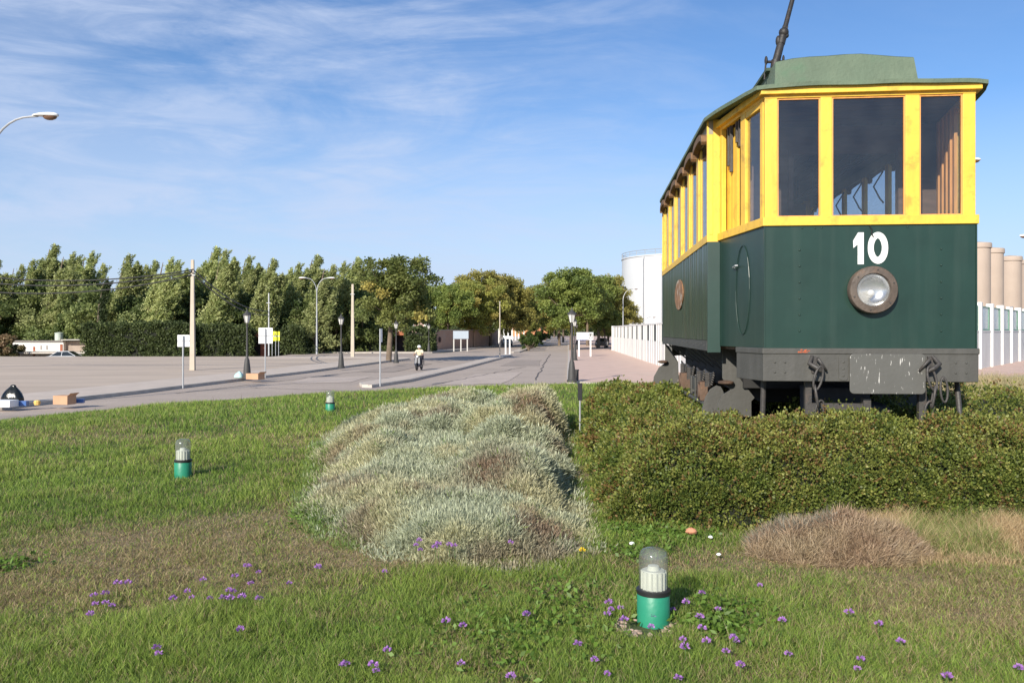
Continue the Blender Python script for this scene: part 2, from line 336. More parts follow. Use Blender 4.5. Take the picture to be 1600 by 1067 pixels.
purple = mat('purple_petal', (0.46, 0.22, 0.58), 0.6, 0.12, 60, trans=0.3)
stemm = mat('flower_stem', (0.10, 0.16, 0.04), 0.7, 0.2, 30)

# ------------------------------------------------------------------ ground, roads, pavements
CX, CY, RR = 5.0, 12.0, 20.5
def lawn_z(x, y):
    r = np.hypot(np.asarray(x, float)-CX, np.asarray(y, float)-CY); e = np.clip((RR-r)/9.5, 0, 1)
    return 0.15+0.85*np.sin(math.pi/2*e)+0.03*(vnoise(x, y, 1.7, 11)-0.5)*np.clip((RR-r)/2, 0, 1)
def dryness(x, y):
    # signed position inside the worn, dried band that crosses the lawn
    def side(ax, ay, bx, by): dx, dy = bx-ax, by-ay; l_ = math.hypot(dx, dy); return ((x-ax)*-dy+(y-ay)*dx)/l_
    n = (fbm(x, y, 0.9, 20)-0.5)*1.5
    a = side(-2.9, 4.42, -0.3, 5.45)+n*0.5; b = -side(-4.2, 6.1, -1.9, 8.0)+n*0.7
    band = sst(-0.25, 0.40, a)*sst(-0.35, 0.55, b)*sst(0.9, 0.2, x+n)
    band2 = 0.55*sst(-0.3, 0.5, 0.9-np.abs(y-11.3+0.25*x+n*2))*sst(-2.0, -3.0, x)
    right = 0.95*sst(0.9, 2.2, x-(y-4.5)*0.25+n*1.2)*sst(3.4, 5.0, y+n)*sst(9, 7, y)
    strip = 0.75*sst(0.55, 0.15, np.abs(y-(5.75+0.05*x)+n*0.3))*sst(0.3, 0.9, x)
    d = np.maximum(np.maximum(band, band2), np.maximum(right, strip))
    p = sst(0.56, 0.72, fbm(x, y, 0.5, 33))*0.45
    return np.clip(np.maximum(d*(0.72+0.45*vnoise(x, y, 0.35, 41)), p*0.8), 0, 1)
# land sheet to the horizon; it drops behind the plaza's far edge
xs = np.unique(np.concatenate([np.linspace(-3000, -200, 8), np.linspace(-200, 200, 81), np.linspace(200, 3000, 8)]))
ys = np.unique(np.concatenate([np.linspace(-1000, -40, 6), np.linspace(-40, 400, 89), np.linspace(400, 4000, 10)]))
X, Y = np.meshgrid(xs, ys); Zg = -0.06-1.35*sst(80, 90, Y)*sst(-16, -24, X)*sst(400, 200, Y)
Vg = np.stack([X.ravel(), Y.ravel(), Zg.ravel()], 1); nx, ny = len(xs), len(ys)
ii, jj = np.meshgrid(np.arange(nx-1), np.arange(ny-1)); b0 = (jj*nx+ii).ravel()
o = tri_mesh('ground', Vg, np.stack([b0, b0+1, b0+nx+1, b0+nx], 1), None, earthm, quads=True, smooth=True); tag(o, kind='structure')
def sheet(name, poly, z0, z1, m): return tag(MB().prism(poly, z0, z1).build(name, m), kind='structure')
far_left = [(-70, 97), (-17.8, 97), (-11.5, 97.4), (-9.5, 99), (-5.7, 117), (-3.7, 132), (-0.6, 154), (5.0, 260), (12, 400)]
plaza_edge = [(-90, 8), (-40, 16), (-25, 22), (-20, 24.6), (-16.8, 27.4), (-16.1, 31.3), (-15.4, 34.3), (-14.9, 37.7), (-13.8, 44.8), (-12.7, 50.8), (-10.2, 69.7), (-9.2, 74.5), (-9.6, 77), (-12, 79), (-18, 79.5), (-24, 79.5)]
right_edge = [(13.5, 33.5), (8, 36), (4.5, 38.5), (2.75, 41.5), (3.3, 50), (4.7, 70), (7.4, 110), (14.7, 220), (24, 400)]
o = MB().prism([(-95, -30), (100, -30), (100, 60), (30, 60), (24.2, 400), (11.8, 400), (-0.4, 155), (-8, 97.2), (-24.3, 97.2), (-24.3, 80), (-95, 80)], -0.3, 0.0).build('road', asphalt); tag(o, kind='structure')
def offset(pl, w):
    P = [Vector(p) for p in pl]; O = []
    for i in range(len(P)):
        d = (P[min(i+1, len(P)-1)]-P[max(i-1, 0)]).normalized(); O.append(P[i]+Vector((-d.y, d.x))*w)
    return [tuple(p) for p in O]
in1 = offset(plaza_edge, 0.16); in2 = offset(plaza_edge, 3.4)
def strip(name, a, b, z0, z1, m):
    mb = MB()
    n = len(a); vs = [(p[0], p[1], z1) for p in a]+[(p[0], p[1], z1) for p in b]+[(p[0], p[1], z0) for p in a]+[(p[0], p[1], z0) for p in b]
    fs = []
    for i in range(n-1):
        fs += [(i, i+1, n+i+1, n+i), (2*n+i+1, 2*n+i, 3*n+i, 3*n+i+1), (2*n+i, 2*n+i+1, i+1, i), (n+i, n+i+1, 3*n+i+1, 3*n+i)]
    fs += [(0, n, 3*n, 2*n), (n-1, 3*n-1, 4*n-1, 2*n-1)]
    return tag(mb.add(vs, fs).build(name, m), kind='structure')
strip('kerb', plaza_edge, in1, -0.05, 0.145, kerbm)
strip('pavement', in1, in2, -0.05, 0.138, pavem)
sheet('plaza_ground', in2+[(-24, 80.5), (-95, 80.5), (-95, 12)], -0.05, 0.130, plazam)
fl1 = offset(far_left, 0.2); fl2 = offset(far_left, 9)
strip('kerb', far_left, fl1, -0.05, 0.13, kerbm); strip('pavement', fl1, fl2, -0.05, 0.12, pavem)
re_r = offset(right_edge, -0.16); re2 = offset(right_edge, -1.0)
strip('kerb', right_edge[::-1], re_r[::-1], -0.05, 0.14, kerbm)
sheet('pavement', re_r+[(40, 400), (60, 120), (60, 80), (50, 78), (31, 50), (24, 44)], -0.05, 0.128, pinkm)
med = [(-6.4, 38), (-6.9, 38.3), (-7.3, 39.8), (-5.8, 46.3), (-3.9, 60), (-1.75, 81.4), (-0.6, 90), (-0.1, 88.5), (0.0, 86.7), (-1.2, 75), (-3.3, 56.3), (-5.2, 42.3)]
def island(pl, inset=0.18):
    c = Vector((sum(p[0] for p in pl)/len(pl), sum(p[1] for p in pl)/len(pl)))
    sheet('kerb', pl, -0.05, 0.14, kerbm)
    P = [Vector(p) for p in pl]; n = len(P); A = sum(P[i].x*P[(i+1) % n].y-P[(i+1) % n].x*P[i].y for i in range(n)); s = 1 if A > 0 else -1; I = []
    for i in range(n):
        d = (P[(i+1) % n]-P[i-1]).normalized(); I.append(P[i]+Vector((-d.y, d.x))*inset*s)
    sheet('median', I, 0.10, 0.146, pavem)
island(med)
med2 = [(-0.1, 99), (0.2, 98), (0.9, 99), (5.0, 150), (12.0, 260), (19, 390), (17.6, 390), (10.6, 260), (3.4, 150)]
island(med2)
# right-hand side street beyond the roundabout
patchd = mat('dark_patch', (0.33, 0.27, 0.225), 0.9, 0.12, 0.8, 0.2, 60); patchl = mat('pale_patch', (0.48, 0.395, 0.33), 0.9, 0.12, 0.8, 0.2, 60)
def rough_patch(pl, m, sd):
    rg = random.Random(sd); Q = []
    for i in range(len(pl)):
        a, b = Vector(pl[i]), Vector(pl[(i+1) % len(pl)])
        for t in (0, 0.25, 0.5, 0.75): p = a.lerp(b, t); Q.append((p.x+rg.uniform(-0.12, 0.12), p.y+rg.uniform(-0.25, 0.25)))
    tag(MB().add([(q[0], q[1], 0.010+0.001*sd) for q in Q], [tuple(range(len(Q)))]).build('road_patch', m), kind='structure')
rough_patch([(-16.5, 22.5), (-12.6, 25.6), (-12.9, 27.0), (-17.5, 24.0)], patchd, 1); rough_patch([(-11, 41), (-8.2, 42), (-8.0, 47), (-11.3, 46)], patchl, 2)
rough_patch([(-3.4, 40), (-0.5, 41), (0.6, 52), (-2.2, 50)], patchl, 3); rough_patch([(-0.8, 62), (2.0, 62), (2.6, 74), (0.2, 74)], patchd, 4); rough_patch([(-9.5, 52), (-7.6, 52), (-6.2, 66), (-8.0, 66)], patchd, 5)
for k, (a, b, w_) in enumerate((((-13.9, 34.5), (-8.6, 58), 0.07), ((-4.5, 37), (0.9, 60), 0.06), ((-12.0, 38), (-5.9, 35.5), 0.06), ((1.2, 44), (4.2, 92), 0.07))):
    rg = random.Random(k); P = []; a, b = Vector(a), Vector(b); n_ = 26; dv = (b-a).normalized(); pv = Vector((-dv.y, dv.x))
    Q = [a.lerp(b, i/n_)+pv*rg.uniform(-0.10, 0.10) for i in range(n_+1)]
    tag(MB().add([(q.x+pv.x*w_*s_, q.y+pv.y*w_*s_, 0.019+0.001*k) for s_ in (-0.5, 0.5) for q in Q], [(i, i+1, n_+2+i, n_+1+i) for i in range(n_)]).build('road_seam', mat('tar_seam', (0.13, 0.11, 0.10), 0.8, 0.2, 3)), kind='structure')
# lawn mound (polar grid)
nr, na = 130, 420
rr = np.linspace(0, RR, nr); aa = np.linspace(0, 2*math.pi, na, endpoint=False)
Rg, Ag = np.meshgrid(rr, aa, indexing='ij'); lx = CX+Rg*np.cos(Ag); ly = CY+Rg*np.sin(Ag); lz = lawn_z(lx, ly)
dr = dryness(lx, ly)[..., None]; nz_ = vnoise(lx, ly, 0.25, 5)[..., None]
cg = np.array([0.065, 0.085, 0.024])*(0.8+0.5*nz_); cd = np.array([0.25, 0.19, 0.105])*(0.75+0.5*nz_)
Cl = cg*(1-dr)+cd*dr
i_, j_ = np.meshgrid(np.arange(nr-1), np.arange(na), indexing='ij'); j2 = (j_+1) % na
T_ = np.stack([(i_*na+j_).ravel(), ((i_+1)*na+j_).ravel(), ((i_+1)*na+j2).ravel(), (i_*na+j2).ravel()], 1)
o = tri_mesh('lawn', np.stack([lx.ravel(), ly.ravel(), lz.ravel()], 1), T_, Cl.reshape(-1, 3), soilm, quads=True, smooth=True); tag(o, kind='structure')
mb = MB().lathe([(RR, -0.05), (RR, 0.15), (RR+0.16, 0.14), (RR+0.16, -0.05)], 240, (CX, CY, 0), cap=False); tag(mb.build('kerb', kerbm), kind='structure')
# paler gutter ring around the roundabout
mb = MB().lathe([(RR+0.15, 0.006), (RR+1.3, 0.005)], 240, (CX, CY, 0), cap=False); tag(mb.build('road_edge', mat('dusty_gutter', (0.42, 0.36, 0.31), 0.9, 0.2, 0.6, spot=(0.30, 0.26, 0.24), spot_amt=0.8, spot_scale=0.5)), kind='structure')

# ------------------------------------------------------------------ beds (height fields for shrubs)
def in_poly(x, y, poly):
    x = np.asarray(x); y = np.asarray(y); r = np.zeros(x.shape, bool); n = len(poly)
    for i in range(n):
        x0, y0 = poly[i]; x1, y1 = poly[(i+1) % n]
        c = ((y0 > y) != (y1 > y)) & (x < (x1-x0)*(y-y0)/(y1-y0+1e-12)+x0); r ^= c
    return r
def edge_dist(x, y, poly):
    d = np.full(np.shape(x), 1e9); n = len(poly)
    for i in range(n):
        x0, y0 = poly[i]; x1, y1 = poly[(i+1) % n]; dx, dy = x1-x0, y1-y0
        t = np.clip(((x-x0)*dx+(y-y0)*dy)/(dx*dx+dy*dy), 0, 1); d = np.minimum(d, np.hypot(x-x0-t*dx, y-y0-t*dy))
    return d
hedge_poly = [(0.75, 6.9), (1.15, 6.62), (2.2, 6.6), (4.2, 6.55), (6.0, 6.5), (8.5, 6.6), (8.6, 13), (6.4, 15.5), (5.3, 16.4), (2.6, 16.2), (1.2, 14.8), (0.95, 12.0), (0.85, 9.0)]
bed_poly = [(-2.0, 7.4), (-1.5, 6.35), (-0.85, 5.75), (-0.1, 5.45), (0.40, 5.5), (0.66, 6.0), (0.66, 8.2), (0.74, 10.5), (0.92, 12.6), (0.9, 14.6), (-0.5, 15.6), (-2.0, 15.8), (-2.9, 14.6), (-2.75, 11.4), (-2.2, 8.7)]
brown_poly = [(1.68, 5.9), (1.85, 5.72), (2.2, 5.6), (2.6, 5.6), (2.95, 5.8), (3.0, 6.2), (2.7, 6.45), (2.45, 6.6), (2.1, 6.5), (1.8, 6.3)]
def hedge_h(x, y):
    e = edge_dist(x, y, hedge_poly)*in_poly(x, y, hedge_poly)
    e = np.maximum(e-0.22*vnoise(x, y, 0.4, 57)-0.10*vnoise(x, y, 0.15, 58), 0)
    h = (0.72-0.03*sst(9, 13, y)+0.10*sst(12.5, 14, y))*np.sqrt(np.clip(e/0.58, 0, 1))
    h = h*(1-0.30*sst(1.5, 2.2, x)*sst(7.7, 8.5, y)*(x < 3.2))
    return h*(0.80+0.40*fbm(x, y, 0.60, 50))+(0.15*(vnoise(x, y, 0.27, 53)-0.5)+0.05*(vnoise(x, y, 0.11, 55)-0.5))*sst(0, 0.25, e)
_mr = np.random.RandomState(77); MOUNDS = [(_mr.uniform(-3.0, 1.0), _mr.uniform(5.6, 16.0), _mr.uniform(0.28, 0.65), _mr.uniform(0.55, 1.0)) for _ in range(95)]
def bed_h(x, y):
    x = np.asarray(x, float); y = np.asarray(y, float); e = edge_dist(x, y, bed_poly)*in_poly(x, y, bed_poly); e = np.maximum(e-0.30*vnoise(x, y, 0.5, 66)-0.12*vnoise(x, y, 0.18, 67), 0)
    top = 0.24+0.30*sst(6.2, 10.5, y)*sst(-3.0, -1.2, x)+0.20*sst(-0.6, 0.5, x)*sst(9, 12.5, y)
    m = np.zeros(x.shape)
    for (a, b, r, q) in MOUNDS: d2 = ((x-a)**2+(y-b)**2)/(r*r); m = np.maximum(m, q*np.sqrt(np.clip(1-d2, 0, 1)))
    h = top*np.sqrt(np.clip(e/(0.30+0.45*sst(-0.8, -1.8, x)), 0, 1))*(0.55+0.46*m)
    dome = 0.14*np.exp(-((x+0.05)**2/0.25+(y-7.9)**2/0.5))
    return (h+dome*sst(0, 0.3, e))*(0.80+0.40*fbm(x, y, 0.45, 60))
def brown_h(x, y):
    e = edge_dist(x, y, brown_poly)*in_poly(x, y, brown_poly)
    return 0.27*np.sqrt(np.clip(e/0.45, 0, 1))*(0.55+0.9*fbm(x, y, 0.35, 70))
def hf_core(name, poly, hfun, step, m, parent, shrink):
    xs_ = np.arange(min(p[0] for p in poly)-step, max(p[0] for p in poly)+step*1.5, step); ys_ = np.arange(min(p[1] for p in poly)-step, max(p[1] for p in poly)+step*1.5, step)
    X_, Y_ = np.meshgrid(xs_, ys_); h = hfun(X_, Y_); Z_ = lawn_z(X_, Y_)+np.where(h > 0.03, h*0.93-shrink, -0.08)
    nx_, ny_ = len(xs_), len(ys_); i1, j1 = np.meshgrid(np.arange(nx_-1), np.arange(ny_-1)); b_ = (j1*nx_+i1).ravel()
    keep = (h > 0.03).ravel(); T = np.stack([b_, b_+1, b_+nx_+1, b_+nx_], 1); T = T[keep[T].any(1)]
    return tri_mesh(name, np.stack([X_.ravel(), Y_.ravel(), Z_.ravel()], 1), T, None, m, parent, quads=True, smooth=True)
def sample_poly(poly, n, rng, dfun=None):
    x0, x1 = min(p[0] for p in poly), max(p[0] for p in poly); y0, y1 = min(p[1] for p in poly), max(p[1] for p in poly); xs_, ys_ = [], []; got = 0
    while got < n:
        x = rng.uniform(x0, x1, n); y = rng.uniform(y0, y1, n); k = in_poly(x, y, poly)
        if dfun is not None: k &= rng.rand(n) < dfun(x, y)
        xs_.append(x[k]); ys_.append(y[k]); got += k.sum()
    return np.concatenate(xs_)[:n], np.concatenate(ys_)[:n]
def unit(v): return v/np.maximum(np.linalg.norm(v, axis=1, keepdims=True), 1e-9)
def leaf_quads(P, D, S, Lg, C, rng):
    """pointed leaves: P base, D direction, S half width, Lg length -> diamond of 2 triangles"""
    n = len(P); rnd = unit(rng.normal(size=(n, 3))); side = unit(np.cross(D, rnd))*S[:, None]
    mid = P+D*(Lg*0.5)[:, None]
    V = np.empty((n, 4, 3), np.float32); V[:, 0] = P; V[:, 1] = mid+side; V[:, 2] = P+D*Lg[:, None]; V[:, 3] = mid-side
    return V.reshape(-1, 3), np.arange(n*4).reshape(n, 4), np.repeat(C, 4, 0)

# hedge round the tram
rng = np.random.RandomState(3)
hroot = empty('hedge', (3.5, 7.0, 1.0), 'low dense green hedge growing round the foot of the old tram', 'hedge')
def rel(o, root): o.location = -Vector(root.location); return o
o = hf_core('branches', hedge_poly, hedge_h, 0.10, hedgecore, hroot, 0.14); rel(o, hroot)
def surf_points(poly, hfun, n, rng, dens, wmax=9.0, zf=0.35):
    """points spread evenly over a heaped surface (steep sides included), with normals"""
    xo, yo = [], []; got = 0
    while got < n:
        x, y = sample_poly(poly, 200000, rng); e = 0.015
        g1_ = (hfun(x+e, y)-hfun(x-e, y))/(2*e); g2_ = (hfun(x, y+e)-hfun(x, y-e))/(2*e); w = np.minimum(np.sqrt(1+g1_**2+g2_**2), wmax)/wmax
        k = rng.rand(len(x)) < w*dens(x, y); xo.append(x[k]); yo.append(y[k]); got += k.sum()
    x = np.concatenate(xo)[:n]; y = np.concatenate(yo)[:n]; e = 0.04; h = hfun(x, y)
    g1_ = (hfun(x+e, y)-hfun(x-e, y))/(2*e); g2_ = (hfun(x, y+e)-hfun(x, y-e))/(2*e); N_ = unit(np.stack([-g1_, -g2_, np.ones(n)], 1))
    return np.stack([x, y, lawn_z(x, y)+h], 1), N_
def tufts(Pc, Nc, k, spread, splay, Cc, jit, rng):
    """k leaves per tuft centre"""
    n = len(Pc); P = np.repeat(Pc, k, 0); N_ = np.repeat(Nc, k, 0); C = np.repeat(Cc, k, 0)
    off = rng.normal(size=(n*k, 3)); D = unit(N_+off*splay); P = P+off*spread*np.repeat(rng.uniform(0.6, 1.4, n), k)[:, None]; C = C*(1-jit+2*jit*rng.rand(n*k, 1)); return P, D, C
nt_ = 24000
Pc, Nc = surf_points(hedge_poly, hedge_h, nt_, rng, lambda a, b: np.clip((6.9/b)**1.6, 0, 1)*np.where((a > 2.45+0.1*(b-8)) & (b > 8.5), 0.12, 1))
xb, yb = sample_poly(hedge_poly, 4200, rng, lambda a, b: (hedge_h(a, b) > 0.02) & (hedge_h(a, b) < 0.50) & (b < 9)); hb = hedge_h(xb, yb)
Pb = np.stack([xb, yb-0.03, lawn_z(xb, yb)+hb*rng.rand(4200)+0.02], 1); Pc = np.concatenate([Pc, Pb]); Nc = np.concatenate([Nc, np.tile(np.array([[-0.1, -0.9, 0.4]]), (4200, 1))]); nt_ += 4200
Pc += Nc*(-0.03+0.17*(vnoise(Pc[:, 0]+Pc[:, 2]*0.9, Pc[:, 1]*1.1+Pc[:, 2]*1.4, 0.17, 77)-0.45)+0.05*(vnoise(Pc[:, 0]*1.3-Pc[:, 2]*0.6, Pc[:, 1]+Pc[:, 2]*1.1, 0.07, 78)-0.5))[:, None]
mixv = fbm(Pc[:, 0]+Pc[:, 2]*0.5, Pc[:, 1]+Pc[:, 2], 0.55, 81); r1 = rng.rand(nt_)
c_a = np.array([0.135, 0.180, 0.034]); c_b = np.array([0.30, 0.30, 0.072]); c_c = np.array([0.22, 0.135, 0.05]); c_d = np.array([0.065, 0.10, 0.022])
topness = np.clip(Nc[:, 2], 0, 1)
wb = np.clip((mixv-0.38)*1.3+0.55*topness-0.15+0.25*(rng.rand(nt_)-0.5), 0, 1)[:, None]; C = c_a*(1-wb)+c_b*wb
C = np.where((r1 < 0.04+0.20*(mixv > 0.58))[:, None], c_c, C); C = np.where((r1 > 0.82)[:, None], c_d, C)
hole = vnoise(Pc[:, 0]+Pc[:, 2]*0.6, Pc[:, 1]+Pc[:, 2]*1.2, 0.17, 79)+0.5*vnoise(Pc[:, 0]+Pc[:, 2]*0.4, Pc[:, 2]*1.6+Pc[:, 1], 0.07, 84); keep = hole > 0.50-0.14*topness-0.10*(Pc[:, 2] < 1.3)
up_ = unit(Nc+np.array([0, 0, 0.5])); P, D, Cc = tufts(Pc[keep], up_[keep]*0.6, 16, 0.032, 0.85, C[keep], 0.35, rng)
# stray shoots pushing out of the clipped faces
ks = rng.choice(np.where(keep)[0], 1500, replace=False); sd = unit(Nc[ks]*0.8+rng.normal(size=(1500, 3))*0.45+np.array([0, 0, 0.35])); sl_ = rng.uniform(0.05, 0.17, 1500)
tt = rng.rand(1500, 12, 1); P2 = (Pc[ks][:, None]+sd[:, None]*sl_[:, None, None]*(0.15+0.9*tt)).reshape(-1, 3); D2 = unit(np.repeat(sd, 12, 0)*0.5+rng.normal(size=(18000, 3))*0.8); C2 = np.repeat(np.where(rng.rand(1500, 1) < 0.25, c_c, c_b), 12, 0)*(0.75+0.5*rng.rand(18000, 1))
P = np.concatenate([P, P2]); D = np.concatenate([D, D2]); Cc = np.concatenate([Cc, C2])
sz = np.clip(P[:, 1]/7.2, 1, 2.0)*(0.75+0.5*rng.rand(len(P)))
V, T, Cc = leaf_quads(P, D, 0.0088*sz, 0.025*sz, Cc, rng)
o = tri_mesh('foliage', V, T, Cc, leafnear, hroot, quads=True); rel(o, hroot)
# long shoots sticking out above
mb = MB(); Pl, Dl, Cl_ = [], [], []
for k in range(420):
    a = rng.uniform(0.9, 8.2); b = rng.uniform(6.7, 7.9) if k % 3 else rng.uniform(7, 14)
    if k % 3 == 0: a = rng.uniform(0.95, 2.3)
    hz = float(hedge_h(np.array([a]), np.array([b]))[0]); z0 = float(lawn_z(a, b))+hz-0.03
    d = Vector((rng.normal()*0.5, rng.normal()*0.5, 1)).normalized(); ln = rng.uniform(0.06, 0.17); p0 = Vector((a, b, z0)); p1 = p0+d*ln
    mb.tube([p0, p0+d*ln*0.5+Vector((0, 0, 0.01)), p1], [0.0022, 0.0018, 0.001], 4)
    for t in np.linspace(0.2, 1, 11):
        Pl.append(p0+d*ln*t); Dl.append(unit(np.array([[rng.normal(), rng.normal(), 0.5]]))[0]); Cl_.append(c_b*(0.7+0.5*rng.rand()))
o = mb.build('twigs', twigm, hroot); rel(o, hroot)
V, T, Cc = leaf_quads(np.array([tuple(p) for p in Pl]), np.array(Dl), np.full(len(Pl), 0.008), np.full(len(Pl), 0.026), np.array(Cl_), rng)
o = tri_mesh('shoot_leaves', V, T, Cc, leafnear, hroot, quads=True); rel(o, hroot)

# silver santolina bed
rng = np.random.RandomState(5)
broot = empty('shrub_bed', (-0.8, 9.0, 1.0), 'wide low bed of silvery grey-green shrubs left of the green hedge', 'shrub bed')
bedcore = mat('bed_core', (0.085, 0.08, 0.055), 0.95, 0.4, 6)
o = hf_core('branches', bed_poly, bed_h, 0.10, bedcore, broot, 0.06); rel(o, broot)
nt_ = 23000
Pc, Nc = surf_points(bed_poly, bed_h, nt_, rng, lambda a, b: np.clip((6.0/b)**1.5, 0, 1), 5.0)
x, y = Pc[:, 0], Pc[:, 1]; hsh = rng.rand(nt_); Pc[:, 2] += -0.045+0.05*(vnoise(x, y, 0.12, 97)-0.4)
c1_ = np.array([0.50, 0.52, 0.35]); c2_ = np.array([0.44, 0.48, 0.33]); cb = np.array([0.27, 0.175, 0.115]); cy_ = np.array([0.56, 0.52, 0.30]); cgn = np.array([0.17, 0.27, 0.05])
w = fbm(x, y, 0.9, 90)[:, None]; C = c1_*(1-w)+c2_*w; C = C*(0.72+0.5*hsh[:, None])
yel = (sst(0.45, 0.68, fbm(x, y, 0.7, 95)+0.10*sst(7, 10, y))*0.75)[:, None]; C = C*(1-yel)+cy_*yel*(0.8+0.4*hsh[:, None])
edge = edge_dist(x, y, bed_poly)
brn = sst(0.62, 0.74, fbm(x, y, 0.5, 98))*0.55
blob = np.exp(-((x+0.22)**2/0.10+(y-7.55)**2/0.25))+0.8*np.exp(-((x+1.45)**2/0.07+(y-7.6)**2/0.10))+0.7*np.exp(-((x-0.25)**2/0.04+(y-6.2)**2/0.05))+0.6*np.exp(-((x-0.35)**2/0.08+(y-11.5)**2/0.3))
brn = np.clip(brn+blob*(0.3+0.8*rng.rand(nt_)), 0, 0.9)[:, None]; C = C*(1-brn)+cb*brn*(0.7+0.6*hsh[:, None])
dkb = (sst(-1.5, -2.4, x)*sst(12, 13.5, y)*0.7)[:, None]; C = C*(1-dkb)+np.array([0.13, 0.155, 0.09])*dkb
gn = (((edge < 0.30*rng.rand(nt_)) & (x < -1.1) & (y < 12)) | (rng.rand(nt_) > 0.985))[:, None]*0.85; C = C*(1-gn)+cgn*gn
hole = vnoise(x, y, 0.16, 99)+0.4*vnoise(x, y, 0.07, 101) > 0.30
up_ = unit(Nc*0.8+np.array([0, 0, 0.55])); P, D, Cc = tufts(Pc[hole], up_[hole], 27, 0.028, 0.80, C[hole], 0.30, rng)
sz = np.clip(P[:, 1]/6.0, 1, 2.2)*(0.75+0.5*rng.rand(len(P)))
V, T, Cc = leaf_quads(P, D, 0.0030*sz, 0.034*np.sqrt(sz)*rng.uniform(0.5, 1.7, len(P)), Cc, rng)
o = tri_mesh('foliage', V, T, Cc, leafnear, broot, quads=True); rel(o, broot)

# dry brown mound in front of the hedge
sroot = empty('dry_shrub', (2.3, 6.1, 1.0), 'dead reddish brown shrub mound lying in front of the hedge', 'shrub')
o = hf_core('branches', brown_poly, brown_h, 0.08, mat('dry_core', (0.12, 0.08, 0.05), 0.95, 0.4, 9), sroot, 0.05); rel(o, sroot)
n = 46000; x, y = sample_poly(brown_poly, n, rng); h = brown_h(x, y); P = np.stack([x, y, lawn_z(x, y)+h*rng.rand(n)**0.25-0.03], 1)
tw = (fbm(x, y, 0.12, 117)-0.5)*7; D = unit(np.stack([(x-2.35)*0.7+np.sin(tw)*0.6, (y-6.2)*0.7+np.cos(tw*1.7)*0.4, np.full(n, 0.6)], 1)+rng.normal(size=(n, 3))*0.5)
w = fbm(x, y, 0.3, 110)[:, None]; C = (np.array([0.38, 0.22, 0.15])*(1-w)+np.array([0.46, 0.38, 0.24])*w)
gr = (fbm(x, y, 0.35, 115) > 0.58)[:, None]*sst(6.4, 6.0, y)[:, None]*0.0+((x < 2.35) & (y > 6.0) & (rng.rand(n) < 0.6))[:, None]*0.8; C = C*(1-gr)+np.array([0.24, 0.24, 0.19])*gr; C = C*(0.6+0.8*rng.rand(n))[:, None]
V, T, Cc = leaf_quads(P, D, 0.0019*(0.8+0.5*rng.rand(n)), 0.085*(0.3+1.2*rng.rand(n)**2), C, rng)
o = tri_mesh('dry_stems', V, T, Cc, leafnear, sroot, quads=True); rel(o, sroot)

# ------------------------------------------------------------------ grass
def blades(x, y, ln, wd, col, lean, rng, name, m, z=None):
    n = len(x); z = lawn_z(x, y)-0.005 if z is None else z; a = rng.rand(n)*2*math.pi; ca, sa = np.cos(a), np.sin(a)
    la = rng.rand(n)*2*math.pi; lx_ = np.cos(la)*lean*ln; ly_ = np.sin(la)*lean*ln
    V = np.empty((n, 5, 3), np.float32); hw = wd/2
    V[:, 0] = np.stack([x-ca*hw, y-sa*hw, z], 1); V[:, 1] = np.stack([x+ca*hw, y+sa*hw, z], 1)
    mx_, my_, mz_ = x+lx_*0.35, y+ly_*0.35, z+ln*0.55*np.sqrt(np.maximum(0.05, 1-lean**2*0.3))
    V[:, 2] = np.stack([mx_-ca*hw*0.75, my_-sa*hw*0.75, mz_], 1); V[:, 3] = np.stack([mx_+ca*hw*0.75, my_+sa*hw*0.75, mz_], 1)
    V[:, 4] = np.stack([x+lx_, y+ly_, z+ln*np.sqrt(np.maximum(0.04, 1-np.minimum(lean, 0.97)**2))], 1)
    b_ = (np.arange(n)*5)[:, None]; T = np.concatenate([b_+np.array([[0, 1, 3]]), b_+np.array([[0, 3, 2]]), b_+np.array([[2, 3, 4]])])
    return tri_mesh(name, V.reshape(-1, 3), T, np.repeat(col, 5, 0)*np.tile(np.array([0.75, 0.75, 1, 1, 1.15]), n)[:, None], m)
rng = np.random.RandomState(9)
n = 560000
u = rng.rand(int(n*1.7)); p_ = -0.75; d0, d1 = 2.9, 33.0                 # density falls with distance
d = (d0**p_+u*(d1**p_-d0**p_))**(1/p_); x = rng.uniform(-1, 1, len(d))*(0.66*d+1.2)
rC = np.hypot(x-CX, d-CY)
ok = (rC < RR-0.02) & (hedge_h(x, d) < 0.05) & (bed_h(x, d) < 0.08) & (brown_h(x, d) < 0.05)
ok &= ~((np.abs(x-3.9-(d-8)*0.09) < 1.5) & (d > 7.6) & (d < 16.6)) & ~((x > 1.0) & (d > 6.8) & (d < 12))
dry = dryness(x, d)
ok &= rng.rand(len(d)) > dry*0.12
ok &= np.hypot(x-0.72, (d-4.47)*1.2) > 0.14+0.07*vnoise(x, d, 0.1, 4)
x, d, dry = x[ok], d[ok], dry[ok]; n = len(x)
far = np.clip(d/5.0, 1, 6.5); tf = vnoise(x, d, 0.22, 120); tf2 = fbm(x, d, 1.3, 125)
ln = (0.038+0.055*tf*tf2*2)*(1-0.38*dry)*(0.6+0.7*rng.rand(n))*np.clip(d/9, 1, 1.7); wd = 0.0036*far*(0.7+0.6*rng.rand(n))
g1 = np.array([0.195, 0.31, 0.050]); g2 = np.array([0.37, 0.46, 0.095]); g3 = np.array([0.13, 0.20, 0.05]); st = np.array([0.50, 0.40, 0.22]); st2 = np.array([0.33, 0.25, 0.13])
w = np.clip(tf2*1.5-0.25+0.3*(rng.rand(n)-0.5), 0, 1)[:, None]; C = g1*(1-w)+g2*w
C = np.where((rng.rand(n) < 0.22)[:, None], g3, C); isdry = (rng.rand(n) < 0.08+0.68*dry)[:, None]; C = np.where(isdry, np.where(rng.rand(n, 1) < 0.5, st, st2), C)
